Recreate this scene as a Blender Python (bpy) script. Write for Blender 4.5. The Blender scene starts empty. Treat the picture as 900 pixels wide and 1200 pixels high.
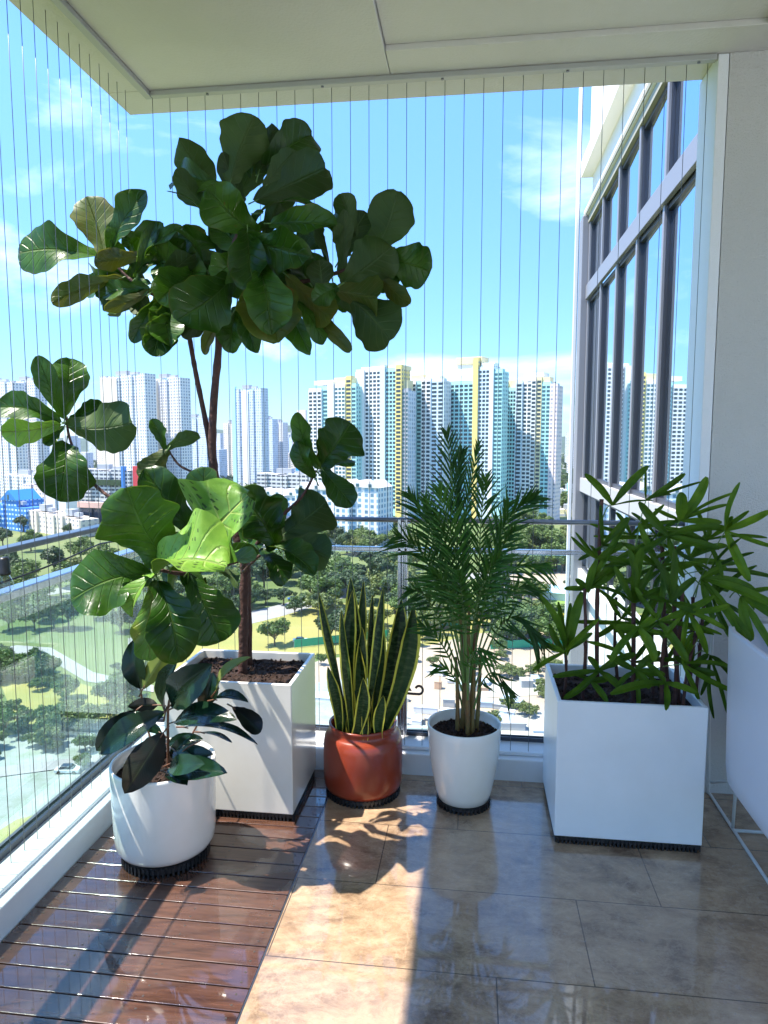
import bpy, bmesh, math, random
from mathutils import Vector, Matrix, noise
random.seed(7)
R=math.radians
# ------------------------------------------------------------------ camera model
F=820.;H=1.45;CX,CY=450.,600.;HY=515.;VX=555.
P=math.atan((CY-HY)/F); A=math.atan((VX-CX)*math.cos(P)/F)
cf=Vector((-math.sin(A)*math.cos(P), math.cos(A)*math.cos(P), -math.sin(P)))
cr=Vector((math.cos(A),math.sin(A),0.)); cu=cr.cross(cf)
EYE=Vector((0,0,H))
def ray(x,y): return cf+cr*((x-CX)/F)+cu*((CY-y)/F)
def at(x,y,Y):
    d=ray(x,y); return EYE+d*(Y/d.y)
def fl(x,y,z=0.):
    d=ray(x,y); return EYE+d*((z-H)/d.z)
G=-58.5
sc=bpy.context.scene; C=sc.collection
# ------------------------------------------------------------------ mesh builder
class MB:
    def __init__(s): s.v=[];s.f=[];s.m=[];s.uv=[]
    def add(s,vs,fs,mi=0,uvs=None):
        o=len(s.v); s.v+= [Vector(p) for p in vs]
        for k,f in enumerate(fs):
            s.f.append([i+o for i in f]); s.m.append(mi)
            s.uv.append(uvs[k] if uvs else None)
    def quad(s,a,b,c,d,mi=0,uv=None): s.add([a,b,c,d],[(0,1,2,3)],mi,[uv] if uv else None)
    def box(s,x0,x1,y0,y1,z0,z1,mi=0,M=None):
        vs=[(x0,y0,z0),(x1,y0,z0),(x1,y1,z0),(x0,y1,z0),(x0,y0,z1),(x1,y0,z1),(x1,y1,z1),(x0,y1,z1)]
        w,d,h=x1-x0,y1-y0,z1-z0
        if M: vs=[M@Vector(p) for p in vs]
        fs=[(0,3,2,1),(4,5,6,7),(0,1,5,4),(1,2,6,5),(2,3,7,6),(3,0,4,7)]
        q=lambda a,b:[(0,0),(a,0),(a,b),(0,b)]
        uv=[[(0,-9),(0,-9),(0,-9),(0,-9)]]*2+[q(w,h),q(d,h),q(w,h),q(d,h)]
        s.add(vs,fs,mi,uv)
    def prism(s,poly,z0,z1,mi=0):
        n=len(poly); vs=[(p[0],p[1],z0) for p in poly]+[(p[0],p[1],z1) for p in poly]
        fs=[tuple(reversed(range(n))),tuple(range(n,2*n))]+[(i,(i+1)%n,n+(i+1)%n,n+i) for i in range(n)]
        s.add(vs,fs,mi)
    def tube(s,pts,rs,n=8,mi=0,cap=True):
        pts=[Vector(p) for p in pts]
        if not hasattr(rs,'__len__'): rs=[rs]*len(pts)
        vs=[];fs=[];a=None
        for i,p in enumerate(pts):
            t=(pts[min(i+1,len(pts)-1)]-pts[max(i-1,0)]).normalized()
            if a is None:
                a=t.cross(Vector((0,0,1)));
                if a.length<.1: a=t.cross(Vector((0,1,0)))
            a=(a-t*a.dot(t)).normalized(); b=t.cross(a)
            for k in range(n):
                an=2*math.pi*k/n; vs.append(p+(a*math.cos(an)+b*math.sin(an))*rs[i])
        for i in range(len(pts)-1):
            for k in range(n):
                fs.append((i*n+k,i*n+(k+1)%n,(i+1)*n+(k+1)%n,(i+1)*n+k))
        if cap: fs+= [tuple(reversed(range(n))),tuple(range((len(pts)-1)*n,len(pts)*n))]
        s.add(vs,fs,mi)
    def lathe(s,prof,cx,cy,n=48,mi=0):
        vs=[];fs=[]
        for r,z in prof:
            for k in range(n):
                an=2*math.pi*k/n; vs.append((cx+r*math.cos(an),cy+r*math.sin(an),z))
        for i in range(len(prof)-1):
            for k in range(n):
                fs.append((i*n+k,i*n+(k+1)%n,(i+1)*n+(k+1)%n,(i+1)*n+k))
        s.add(vs,fs,mi)
    def build(s,name,mats,parent=None,smooth=False,bevel=0,loc=None):
        me=bpy.data.meshes.new(name)
        org=Vector((0,0,0))
        if parent is not None:
            p=parent
            while p: org+=p.location; p=p.parent
        if loc is not None: org=org*0+Vector(loc)
        me.from_pydata([tuple(p-org) for p in s.v],[],s.f)
        if not isinstance(mats,(list,tuple)): mats=[mats]
        for m in mats: me.materials.append(m)
        for i,p in enumerate(me.polygons):
            p.material_index=s.m[i]; p.use_smooth=smooth
        if any(u for u in s.uv):
            ul=me.uv_layers.new(name='UVMap')
            for i,p in enumerate(me.polygons):
                if s.uv[i]:
                    for j,li in enumerate(p.loop_indices): ul.data[li].uv=s.uv[i][j]
        me.update()
        o=bpy.data.objects.new(name,me); C.objects.link(o)
        if parent is not None: o.parent=parent
        elif loc is not None: o.location=loc
        if bevel:
            b=o.modifiers.new('Bevel','BEVEL'); b.width=bevel; b.segments=3; b.limit_method='ANGLE'; b.angle_limit=R(40)
            o.data.polygons.foreach_set('use_smooth',[True]*len(me.polygons))
            b.harden_normals=True
        return o
def empty(name,loc,label,cat,group=None):
    o=bpy.data.objects.new(name,None); C.objects.link(o); o.location=loc; o.empty_display_size=.1
    return tag(o,label,cat,group)
def tag(o,label=None,cat=None,group=None,kind=None):
    if label: o['label']=label
    if cat: o['category']=cat
    if group: o['group']=group
    if kind: o['kind']=kind
    return o
def struct(o): o['kind']='structure'; return o
def dup(o,parent=None):
    c=o.copy(); C.objects.link(c); c.parent=parent
    for ch in list(o.children): dup(ch,c)
    return c
# ------------------------------------------------------------------ material helpers
def N(nt,t,inp=None,**kw):
    n=nt.nodes.new(t)
    for k,v in kw.items(): setattr(n,k,v)
    for k,v in (inp or {}).items():
        if isinstance(v,bpy.types.NodeSocket): nt.links.new(v,n.inputs[k])
        else: n.inputs[k].default_value=v
    return n
def c4(c): return (c[0],c[1],c[2],1)
def mat(name,col,rough=.5,metal=0.,spec=.5,coat=0.,bump=0.,bscale=50.,var=0.,vscale=3.,transl=0.,coatr=.05,var2=None):
    m=bpy.data.materials.new(name); m.use_nodes=True; nt=m.node_tree; b=nt.nodes['Principled BSDF']
    b.inputs['Base Color'].default_value=c4(col); b.inputs['Roughness'].default_value=rough
    b.inputs['Metallic'].default_value=metal; b.inputs['Specular IOR Level'].default_value=spec
    b.inputs['Coat Weight'].default_value=coat; b.inputs['Coat Roughness'].default_value=coatr
    tc=N(nt,'ShaderNodeTexCoord')
    if var:
        n=N(nt,'ShaderNodeTexNoise',{'Vector':tc.outputs['Object'],'Scale':vscale,'Detail':6.,'Roughness':.6})
        rp=N(nt,'ShaderNodeMapRange',{'Value':n.outputs['Fac'],'From Min':.3,'From Max':.7,'To Min':0.,'To Max':1.})
        d=var2 or tuple(x*(1-var) for x in col)
        mx=N(nt,'ShaderNodeMix',{'Factor':rp.outputs[0],'A':c4(col),'B':c4(d)},data_type='RGBA')
        mx.inputs[6].default_value=c4(col); mx.inputs[7].default_value=c4(d)
        nt.links.new(mx.outputs[2],b.inputs['Base Color'])
    if bump:
        n=N(nt,'ShaderNodeTexNoise',{'Vector':tc.outputs['Object'],'Scale':bscale,'Detail':4.})
        bp=N(nt,'ShaderNodeBump',{'Height':n.outputs['Fac'],'Strength':bump,'Distance':.01})
        nt.links.new(bp.outputs[0],b.inputs['Normal'])
    if transl:
        out=nt.nodes['Material Output']
        t=N(nt,'ShaderNodeBsdfTranslucent',{'Color':c4(tuple(min(1,x*1.6) for x in col))})
        if b.inputs['Base Color'].is_linked:
            pass
        mxs=N(nt,'ShaderNodeMixShader',{0:transl,1:b.outputs[0],2:t.outputs[0]}); nt.links.new(mxs.outputs[0],out.inputs[0])
    return m
def M2(nt,op,a,b=None,c=None,clamp=False):
    n=nt.nodes.new('ShaderNodeMath'); n.operation=op; n.use_clamp=clamp
    for i,v in enumerate((a,b,c)):
        if v is None: continue
        if isinstance(v,bpy.types.NodeSocket): nt.links.new(v,n.inputs[i])
        else: n.inputs[i].default_value=v
    return n.outputs[0]
def mixc(nt,f,a,b,bt='MIX'):
    n=nt.nodes.new('ShaderNodeMix'); n.data_type='RGBA'; n.blend_type=bt
    for i,v in ((0,f),(6,a),(7,b)):
        if isinstance(v,bpy.types.NodeSocket): nt.links.new(v,n.inputs[i])
        else: n.inputs[i].default_value=(c4(v) if i else v)
    return n.outputs[2]
def leaf_mat(name,col,col2,vein,rough,transl,tcol,nv=9.,slant=.45,vw=.10,edge=None,edgew=.8,spots=None,bump=.4,coat=.0,brown=None,band=None,par=False,spec=.5,vstr=1.):
    """leaf surface: uv.x across 0..1, uv.y along 0..1"""
    m=bpy.data.materials.new(name); m.use_nodes=True; nt=m.node_tree; b=nt.nodes['Principled BSDF']
    tc=N(nt,'ShaderNodeTexCoord'); sp=N(nt,'ShaderNodeSeparateXYZ',{0:tc.outputs['UV']})
    u=M2(nt,'ABSOLUTE',M2(nt,'MULTIPLY_ADD',sp.outputs[0],2.,-1.)); v=sp.outputs[1]
    no=N(nt,'ShaderNodeTexNoise',{'Vector':tc.outputs['Object'],'Scale':14.,'Detail':5.,'Roughness':.6})
    no2=N(nt,'ShaderNodeTexNoise',{'Vector':tc.outputs['Object'],'Scale':5.,'Detail':3.})
    base=mixc(nt,M2(nt,'MULTIPLY_ADD',no.outputs['Fac'],3.,-1.,clamp=True),col,col2)
    if par: # parallel ribs
        w=M2(nt,'FRACT',M2(nt,'MULTIPLY',u,nv)); side=M2(nt,'LESS_THAN',w,vw*2)
    else:
        vv=M2(nt,'SUBTRACT',v,M2(nt,'MULTIPLY',M2(nt,'POWER',u,.8),slant*.5))
        vv=M2(nt,'ADD',vv,M2(nt,'MULTIPLY',no.outputs['Fac'],.03))
        w=M2(nt,'FRACT',M2(nt,'MULTIPLY',vv,nv))
        w=M2(nt,'ABSOLUTE',M2(nt,'SUBTRACT',w,.5))
        side=M2(nt,'SUBTRACT',1.,M2(nt,'DIVIDE',w,vw),clamp=True)
        side=M2(nt,'MULTIPLY',side,M2(nt,'SUBTRACT',1.,M2(nt,'MULTIPLY',u,.8),clamp=True))
    mid=M2(nt,'SUBTRACT',1.,M2(nt,'DIVIDE',u,.045),clamp=True)
    vm=M2(nt,'MAXIMUM',M2(nt,'MULTIPLY',side,.55*vstr),M2(nt,'MULTIPLY',mid,vstr))
    oi=N(nt,'ShaderNodeObjectInfo'); rv=M2(nt,'MULTIPLY_ADD',oi.outputs['Random'],.9,.55)
    base=mixc(nt,1.,base,N(nt,'ShaderNodeCombineXYZ',{0:M2(nt,'MULTIPLY',rv,M2(nt,'MULTIPLY_ADD',oi.outputs['Random'],.3,.85)),1:rv,2:rv}).outputs[0],'MULTIPLY')
    c=base
    if band:
        n3=N(nt,'ShaderNodeTexNoise',{'Vector':tc.outputs['UV'],'Scale':1.,'Detail':4.})
        mp=N(nt,'ShaderNodeMapping',{'Vector':tc.outputs['UV'],'Scale':(2.2,34.,1.)}); nt.links.new(mp.outputs[0],n3.inputs['Vector'])
        c=mixc(nt,M2(nt,'MULTIPLY_ADD',n3.outputs['Fac'],7.,-3.2,clamp=True),c,band)
    c=mixc(nt,vm,c,vein)
    if spots:
        s=M2(nt,'MULTIPLY_ADD',no2.outputs['Fac'],9.,-5.6,clamp=True)
        s=M2(nt,'MULTIPLY',s,M2(nt,'POWER',u,.5))
        c=mixc(nt,s,c,spots)
    if brown:
        n5=N(nt,'ShaderNodeTexNoise',{'Vector':tc.outputs['Object'],'Scale':32.,'Detail':3.})
        c=mixc(nt,M2(nt,'MULTIPLY_ADD',n5.outputs['Fac'],20.,-14.6,clamp=True),c,brown)
        c=mixc(nt,M2(nt,'MULTIPLY',M2(nt,'MULTIPLY_ADD',M2(nt,'ADD',u,M2(nt,'MULTIPLY',no2.outputs['Fac'],.35)),16.,-18.6,clamp=True),.7),c,brown)
    if edge:
        e=M2(nt,'MULTIPLY_ADD',M2(nt,'ADD',u,M2(nt,'MULTIPLY',no.outputs['Fac'],.1)),14.,-14.*(edgew+.05),clamp=True)
        c=mixc(nt,e,c,edge)
    nt.links.new(c,b.inputs['Base Color']); b.inputs['Roughness'].default_value=rough
    b.inputs['Coat Weight'].default_value=coat; b.inputs['Coat Roughness'].default_value=.12
    b.inputs['Specular IOR Level'].default_value=spec
    hh=M2(nt,'ADD',M2(nt,'MULTIPLY',vm,-1.),M2(nt,'MULTIPLY',no.outputs['Fac'],.6))
    bp=N(nt,'ShaderNodeBump',{'Height':hh,'Strength':bump,'Distance':.006}); nt.links.new(bp.outputs[0],b.inputs['Normal'])
    tcx=mixc(nt,.6,c,tcol)
    t=N(nt,'ShaderNodeBsdfTranslucent',{'Color':tcx})
    mx=N(nt,'ShaderNodeMixShader',{0:transl,1:b.outputs[0],2:t.outputs[0]}); nt.links.new(mx.outputs[0],nt.nodes['Material Output'].inputs[0])
    return m
# ------------------------------------------------------------------ materials
white_gloss=mat('white_gloss_planter',(.88,.86,.81),.16,coat=.4,bump=.03,bscale=7,var=.1,vscale=3.,var2=(.80,.76,.67))
white_matt=mat('white_satin_planter',(.84,.86,.88),.33,var=.08,vscale=3,var2=(.76,.78,.79),bump=.04,bscale=30)
terra=mat('terracotta_glaze',(.27,.042,.018),.28,coat=.2,var=.2,vscale=6,bump=.03,bscale=12)
black=mat('black_plastic',(.012,.012,.013),.4)
soilm=mat('soil',(.045,.022,.014),.95,bump=1.,bscale=120,var=.6,vscale=60)
steel=mat('brushed_steel',(.55,.57,.60),.25,metal=1.)
dsteel=mat('dark_steel',(.20,.21,.23),.3,metal=.9)
cablem=mat('steel_cable',(.16,.17,.18),.4,metal=.6)
wpaint=mat('white_ledge_paint',(.78,.80,.83),.35,bump=.05,bscale=40,var=.08,vscale=5)
wallm=mat('rendered_wall',(.56,.555,.54),.7,bump=.6,bscale=160,var=.06,vscale=2)
wallw=mat('white_wall_paint',(.78,.80,.84),.6,bump=.3,bscale=160)
ceilm=mat('ceiling_paint',(.62,.61,.575),.38,bump=.25,bscale=90,var=.08,vscale=2.5)
trackm=mat('ceiling_track',(.42,.43,.42),.4,metal=.3)
bronze=mat('bronze_bracket',(.10,.06,.05),.4,metal=.7)
barkm=mat('fig_bark',(.10,.042,.03),.75,bump=.8,bscale=60,var=.55,vscale=25)
canem=mat('rhapis_cane',(.11,.045,.035),.75,bump=.6,bscale=90,var=.5,vscale=30)
palmcane=mat('palm_cane',(.20,.17,.05),.45,var=.8,vscale=14,var2=(.16,.06,.02))
petm=mat('petiole_green',(.12,.22,.05),.45)
redstem=mat('rubber_stem',(.20,.09,.05),.5,var=.4,vscale=20)
figtop=leaf_mat('fig_leaf_top',(.014,.055,.004),(.045,.125,.010),(.12,.22,.045),.34,.30,(.30,.55,.04),nv=8,spots=None,brown=(.12,.055,.015),bump=.9,coat=.05,spec=.35)
figbot=leaf_mat('fig_leaf_under',(.028,.065,.012),(.042,.085,.016),(.10,.16,.05),.6,.30,(.30,.50,.04),nv=8,bump=.7)
figyel=leaf_mat('fig_leaf_yellowing',(.050,.105,.010),(.09,.105,.014),(.16,.20,.04),.5,.35,(.50,.50,.03),nv=8,spots=(.35,.10,.03),bump=.7)
figlit=leaf_mat('fig_leaf_sunlit_tone',(.11,.27,.025),(.20,.38,.05),(.45,.55,.15),.42,.25,(.40,.65,.05),nv=7,spots=(.45,.42,.05),bump=.9,coat=.1)  # lighter copy of the fig leaf, sunlight painted into its colour, plus yellow patches
rubtop=leaf_mat('rubber_leaf_top',(.006,.020,.011),(.010,.034,.015),(.03,.07,.03),.2,.05,(.1,.2,.03),nv=22,vw=.12,bump=.25,coat=.35,vstr=.4,spec=.2)
rubbot=leaf_mat('rubber_leaf_under',(.006,.010,.007),(.012,.010,.008),(.03,.04,.02),.35,.06,(.1,.15,.03),nv=22,bump=.1,spec=.15)
rubyel=leaf_mat('rubber_leaf_pale',(.30,.36,.08),(.40,.44,.12),(.55,.5,.15),.3,.35,(.5,.55,.1),nv=20,bump=.1)
snake=leaf_mat('snake_leaf',(.010,.032,.008),(.016,.045,.011),(.02,.05,.015),.42,.06,(.3,.4,.05),nv=3,vw=.01,edge=(.70,.66,.09),edgew=.73,band=(.05,.09,.03),spec=.3,bump=.2,vstr=.2)
palmleaf=leaf_mat('palm_leaflet',(.018,.080,.010),(.045,.14,.016),(.10,.22,.04),.42,.28,(.25,.5,.04),nv=4,par=True,bump=.2,vstr=.5,spec=.3)
rhtop=leaf_mat('rhapis_leaflet',(.040,.115,.004),(.13,.25,.012),(.16,.28,.03),.45,.30,(.35,.6,.02),nv=5,par=True,bump=.9,coat=.0,vstr=.8,spec=.25)
# glass: tinted pane, lets the sun through
def glassm(name,tint,refl=1.,ior=1.5):
    m=bpy.data.materials.new(name); m.use_nodes=True; nt=m.node_tree; nt.nodes.remove(nt.nodes['Principled BSDF'])
    t=N(nt,'ShaderNodeBsdfTransparent',{'Color':c4(tint)}); g=N(nt,'ShaderNodeBsdfGlossy',{'Roughness':.01,'Color':(.95,1,1,1)})
    ge=N(nt,'ShaderNodeNewGeometry'); dp=N(nt,'ShaderNodeVectorMath',{0:ge.outputs['Normal'],1:ge.outputs['Incoming']},operation='DOT_PRODUCT')
    f5=M2(nt,'POWER',M2(nt,'SUBTRACT',1.,M2(nt,'ABSOLUTE',dp.outputs['Value']),clamp=True),4.)
    f0=((ior-1)/(ior+1))**2; f=M2(nt,'MULTIPLY',M2(nt,'MULTIPLY_ADD',f5,1-f0,f0),refl,clamp=True)
    mx=N(nt,'ShaderNodeMixShader',{0:f,1:t.outputs[0],2:g.outputs[0]}); nt.links.new(mx.outputs[0],nt.nodes['Material Output'].inputs[0]); return m
glass_side=glassm('tinted_side_glass',(.84,.94,.91),1.3,1.45)
glass_back=glassm('clear_back_glass',(.93,.97,.96),.7,1.4)
winglass=bpy.data.materials.new('reflective_window_glass'); winglass.use_nodes=True
_b=winglass.node_tree.nodes['Principled BSDF']; _b.inputs['Base Color'].default_value=(.70,.80,.88,1); _b.inputs['Metallic'].default_value=1.; _b.inputs['Roughness'].default_value=.015
framed=mat('window_frame_dark',(.06,.065,.085),.35,metal=.3)
framel=mat('window_frame_grey',(.27,.27,.30),.4,metal=.2)
panelw=mat('facade_white_panel',(.80,.78,.76),.6)
# floor tiles
def tile_mat():
    m=bpy.data.materials.new('travertine_tiles'); m.use_nodes=True; nt=m.node_tree; b=nt.nodes['Principled BSDF']
    tc=N(nt,'ShaderNodeTexCoord'); o=tc.outputs['Object']
    sx=N(nt,'ShaderNodeSeparateXYZ',{0:o}); yy=M2(nt,'DIVIDE',M2(nt,'SUBTRACT',sx.outputs[1],.354),.3565); row=M2(nt,'FLOOR',yy)
    xx=M2(nt,'DIVIDE',M2(nt,'SUBTRACT',M2(nt,'SUBTRACT',sx.outputs[0],.34),M2(nt,'MULTIPLY',M2(nt,'SUBTRACT',row,4.),.26)),.9)
    fy=M2(nt,'MULTIPLY',M2(nt,'SUBTRACT',.5,M2(nt,'ABSOLUTE',M2(nt,'SUBTRACT',M2(nt,'FRACT',yy),.5))),.3565); fx=M2(nt,'MULTIPLY',M2(nt,'SUBTRACT',.5,M2(nt,'ABSOLUTE',M2(nt,'SUBTRACT',M2(nt,'FRACT',xx),.5))),.9)
    jf=M2(nt,'LESS_THAN',M2(nt,'MINIMUM',fx,fy),.0018)
    tid=N(nt,'ShaderNodeTexWhiteNoise',{0:N(nt,'ShaderNodeCombineXYZ',{0:M2(nt,'FLOOR',xx),1:row}).outputs[0]},noise_dimensions='2D')
    n1=N(nt,'ShaderNodeTexNoise',{'Vector':o,'Scale':3.2,'Detail':12.,'Roughness':.7,'Distortion':.5})
    mp2=N(nt,'ShaderNodeMapping',{'Vector':o,'Scale':(1.,1.7,1.),'Rotation':(0,0,.25)})
    n2=N(nt,'ShaderNodeTexNoise',{'Vector':mp2.outputs[0],'Scale':7.,'Detail':14.,'Roughness':.8,'Distortion':.35})
    n3=N(nt,'ShaderNodeTexNoise',{'Vector':o,'Scale':55.,'Detail':5.,'Roughness':.75})
    f1=M2(nt,'MULTIPLY_ADD',n1.outputs['Fac'],3.2,-1.15,clamp=True); f2=M2(nt,'MULTIPLY_ADD',n2.outputs['Fac'],4.,-1.6,clamp=True)
    c=mixc(nt,f1,(.125,.070,.042),(.40,.265,.16)); c=mixc(nt,M2(nt,'MULTIPLY',f2,.7),c,(.60,.43,.27))
    nv_=N(nt,'ShaderNodeTexNoise',{'Vector':o,'Scale':4.5,'Detail':10.,'Roughness':.65,'Distortion':.4})
    ridge=M2(nt,'SUBTRACT',1.,M2(nt,'MULTIPLY',M2(nt,'ABSOLUTE',M2(nt,'SUBTRACT',nv_.outputs['Fac'],.5)),38.),clamp=True)
    c=mixc(nt,M2(nt,'MULTIPLY',ridge,.26),c,(.58,.43,.29))
    f3=M2(nt,'MULTIPLY_ADD',n3.outputs['Fac'],9.,-5.0,clamp=True); c=mixc(nt,M2(nt,'MULTIPLY',f3,.55),c,(.17,.11,.07))
    c=mixc(nt,M2(nt,'MULTIPLY',tid.outputs['Value'],.14),c,(.36,.27,.2))
    c=mixc(nt,jf,c,(.10,.07,.05))
    nt.links.new(c,b.inputs['Base Color'])
    r=M2(nt,'MULTIPLY_ADD',f2,.16,.10); nt.links.new(M2(nt,'MULTIPLY_ADD',f3,.3,r),b.inputs['Roughness'])
    b.inputs['Coat Weight'].default_value=.8; b.inputs['Coat Roughness'].default_value=.035; b.inputs['Coat IOR'].default_value=1.7
    h=M2(nt,'ADD',M2(nt,'MULTIPLY',jf,-1.2),M2(nt,'MULTIPLY',n2.outputs['Fac'],.5))
    bp=N(nt,'ShaderNodeBump',{'Height':h,'Strength':.25,'Distance':.004}); nt.links.new(bp.outputs[0],b.inputs['Normal'])
    n4=N(nt,'ShaderNodeTexNoise',{'Vector':o,'Scale':3.2,'Detail':2.})
    bp2=N(nt,'ShaderNodeBump',{'Height':n4.outputs['Fac'],'Strength':.05,'Distance':.01}); nt.links.new(bp2.outputs[0],b.inputs['Coat Normal'])
    return m
tilem=tile_mat()
def deck_mat():
    m=bpy.data.materials.new('wet_deck_wood'); m.use_nodes=True; nt=m.node_tree; b=nt.nodes['Principled BSDF']
    tc=N(nt,'ShaderNodeTexCoord'); o=tc.outputs['Object']
    mp=N(nt,'ShaderNodeMapping',{'Vector':o,'Scale':(2.,26.,1.)})
    n1=N(nt,'ShaderNodeTexNoise',{'Vector':mp.outputs[0],'Scale':3.,'Detail':8.,'Roughness':.65})
    sp=N(nt,'ShaderNodeSeparateXYZ',{0:o}); row=M2(nt,'FLOOR',M2(nt,'DIVIDE',sp.outputs[1],.0775))
    wn=N(nt,'ShaderNodeTexWhiteNoise',{'W':row},noise_dimensions='1D')
    c=mixc(nt,M2(nt,'MULTIPLY_ADD',n1.outputs['Fac'],3.,-1.,clamp=True),(.040,.018,.012),(.115,.052,.033))
    c=mixc(nt,M2(nt,'MULTIPLY',wn.outputs['Value'],.45),c,(.13,.07,.05))
    nt.links.new(c,b.inputs['Base Color'])
    n2=N(nt,'ShaderNodeTexNoise',{'Vector':o,'Scale':4.,'Detail':4.,'Distortion':1.})
    wet=M2(nt,'MULTIPLY_ADD',n2.outputs['Fac'],7.,-2.6,clamp=True)
    nt.links.new(M2(nt,'MULTIPLY_ADD',wet,-.3,.42),b.inputs['Roughness'])
    nt.links.new(M2(nt,'MULTIPLY_ADD',wet,.7,.3),b.inputs['Coat Weight']); b.inputs['Coat Roughness'].default_value=.04; b.inputs['Coat IOR'].default_value=1.85
    bp=N(nt,'ShaderNodeBump',{'Height':n1.outputs['Fac'],'Strength':.12,'Distance':.004}); nt.links.new(bp.outputs[0],b.inputs['Normal'])
    return m
deckm=deck_mat()
# far building walls with their window grid (uv in metres)
def grid_mat(name,wall,win,pu=3.2,pv=2.9,fu=.55,fv=.5,trim=None,rough=.6):
    m=bpy.data.materials.new(name); m.use_nodes=True; nt=m.node_tree; b=nt.nodes['Principled BSDF']
    tc=N(nt,'ShaderNodeTexCoord'); sp=N(nt,'ShaderNodeSeparateXYZ',{0:tc.outputs['UV']})
    su=M2(nt,'DIVIDE',sp.outputs[0],pu); sv=M2(nt,'DIVIDE',sp.outputs[1],pv)
    a=M2(nt,'LESS_THAN',M2(nt,'ABSOLUTE',M2(nt,'SUBTRACT',M2(nt,'FRACT',su),.5)),fu/2)
    c=M2(nt,'LESS_THAN',M2(nt,'ABSOLUTE',M2(nt,'SUBTRACT',M2(nt,'FRACT',sv),.5)),fv/2)
    k=M2(nt,'MULTIPLY',M2(nt,'MULTIPLY',a,c),M2(nt,'GREATER_THAN',sp.outputs[1],0.))
    wn=N(nt,'ShaderNodeTexWhiteNoise',{0:N(nt,'ShaderNodeCombineXYZ',{0:M2(nt,'FLOOR',su),1:M2(nt,'FLOOR',sv)}).outputs[0]},noise_dimensions='2D')
    wc=mixc(nt,wn.outputs['Value'],win,tuple(x*2.4 for x in win))
    wl=wall
    if trim:
        wl=mixc(nt,M2(nt,'MULTIPLY',a,.7),wall,trim)
    col=mixc(nt,k,wl,wc); nt.links.new(col,b.inputs['Base Color']); b.inputs['Roughness'].default_value=rough
    bp=N(nt,'ShaderNodeBump',{'Height':M2(nt,'SUBTRACT',1.,k),'Strength':.4,'Distance':.3}); nt.links.new(bp.outputs[0],b.inputs['Normal'])
    return m
bwhite=mat('tower_white',(.80,.80,.79),.6); bcream=mat('tower_cream',(.74,.66,.40),.6); byellow=mat('tower_yellow',(.80,.64,.22),.6)
bteal=mat('tower_teal',(.42,.72,.72),.6); bpale=mat('tower_pale_blue',(.60,.72,.80),.6); bgrey=mat('tower_grey',(.38,.40,.44),.6)
bwin=mat('tower_window',(.035,.055,.075),.15); bwin2=mat('tower_window_teal',(.05,.12,.15),.2)
gw1=grid_mat('tower_grid_white',(.76,.75,.74),(.14,.17,.22),3.2,2.9,.5,.5,trim=(.62,.66,.74))
gw2=grid_mat('tower_grid_cool',(.70,.74,.80),(.16,.22,.30),2.6,2.9,.55,.55,trim=(.5,.58,.7))
gw3=grid_mat('tower_grid_cream',(.76,.68,.58),(.20,.20,.22),4.2,2.9,.4,.45)
gw4=grid_mat('block_grid_dark',(.62,.62,.62),(.05,.06,.08),4.,3.2,.8,.5)
gpink=grid_mat('tower_grid_pink',(.74,.62,.62),(.22,.22,.28),3.,2.9,.5,.45)
gblue=grid_mat('block_grid_blue',(.05,.22,.60),(.30,.42,.6),3.,3.1,.6,.4)
gfar=grid_mat('far_town_grid',(.55,.57,.62),(.22,.25,.32),5.,3.5,.5,.5)
gcondo=grid_mat('condo_grid',(.80,.80,.80),(.12,.22,.30),3.6,3.1,.55,.6,trim=(.66,.74,.8))
leafA=mat('tree_leaves_green',(.11,.18,.035),.6,var=.5,vscale=.5,transl=.2)
leafB=mat('tree_leaves_dark',(.055,.10,.03),.6,var=.5,vscale=.5,transl=.15)
leafC=mat('tree_leaves_olive',(.16,.20,.05),.6,var=.4,vscale=.5,transl=.2)
leafY=mat('tree_blossom_yellow',(.50,.36,.02),.6,var=.4,vscale=.6)
trunkm=mat('tree_trunk',(.12,.085,.06),.8)

# ================================================================== BALCONY
XI,YI,XO,YO,ZC=-1.345,2.90,-1.53,3.10,2.88
# tiled floor, slab
o=MB(); o.box(-.565,3.2,-3.2,YI,-.10,0); struct(o.build('floor',tilem))
o=MB(); o.box(XO,3.2,-3.2,YO,-.40,-.103); struct(o.build('floor_slab',wpaint))
# deck boards
o=MB(); pitch=.0775; y=YI-.004
while y>-1.2:
    for (a,b_) in ((XI+.004,-.571),):
        o.box(a,b_,y-pitch+.0045,y,-.022,.0)
    y-=pitch
dk=o.build('deck',deckm,bevel=.002); struct(dk)
o=MB(); y=YI-.004-pitch/2
while y>.9:
    for xx_ in (XI+.05,-1.10,-.84,-.60): o.tube([(xx_,y+.018,-.003),(xx_,y+.018,.0006)],.0032,8); o.tube([(xx_,y-.018,-.003),(xx_,y-.018,.0006)],.0032,8)
    y-=pitch
struct(o.build('deck_screws',mat('dull_screw',(.10,.09,.085),.5,metal=.6)))
o=MB(); o.box(XI,-.567,-3.2,YI,-.10,-.024); struct(o.build('deck_bed',black))
o=MB(); o.box(-.570,-.5655,-1.2,YI-.002,-.02,.001); struct(o.build('deck_edge_trim',dsteel))
# ledges under the glass
o=MB(); o.box(XO,XI,-3.2,YO,-.1,.095); o.box(XO,XI-.035,-3.2,YI+.035,.095,.112); struct(o.build('ledge',wpaint,bevel=.006))
o=MB(); o.box(XI+.002,.883,YI,YO,-.1,.095); o.box(XI-.033,.883,YI+.035,YO,.095,.112); struct(o.build('ledge',wpaint,bevel=.006))
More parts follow.
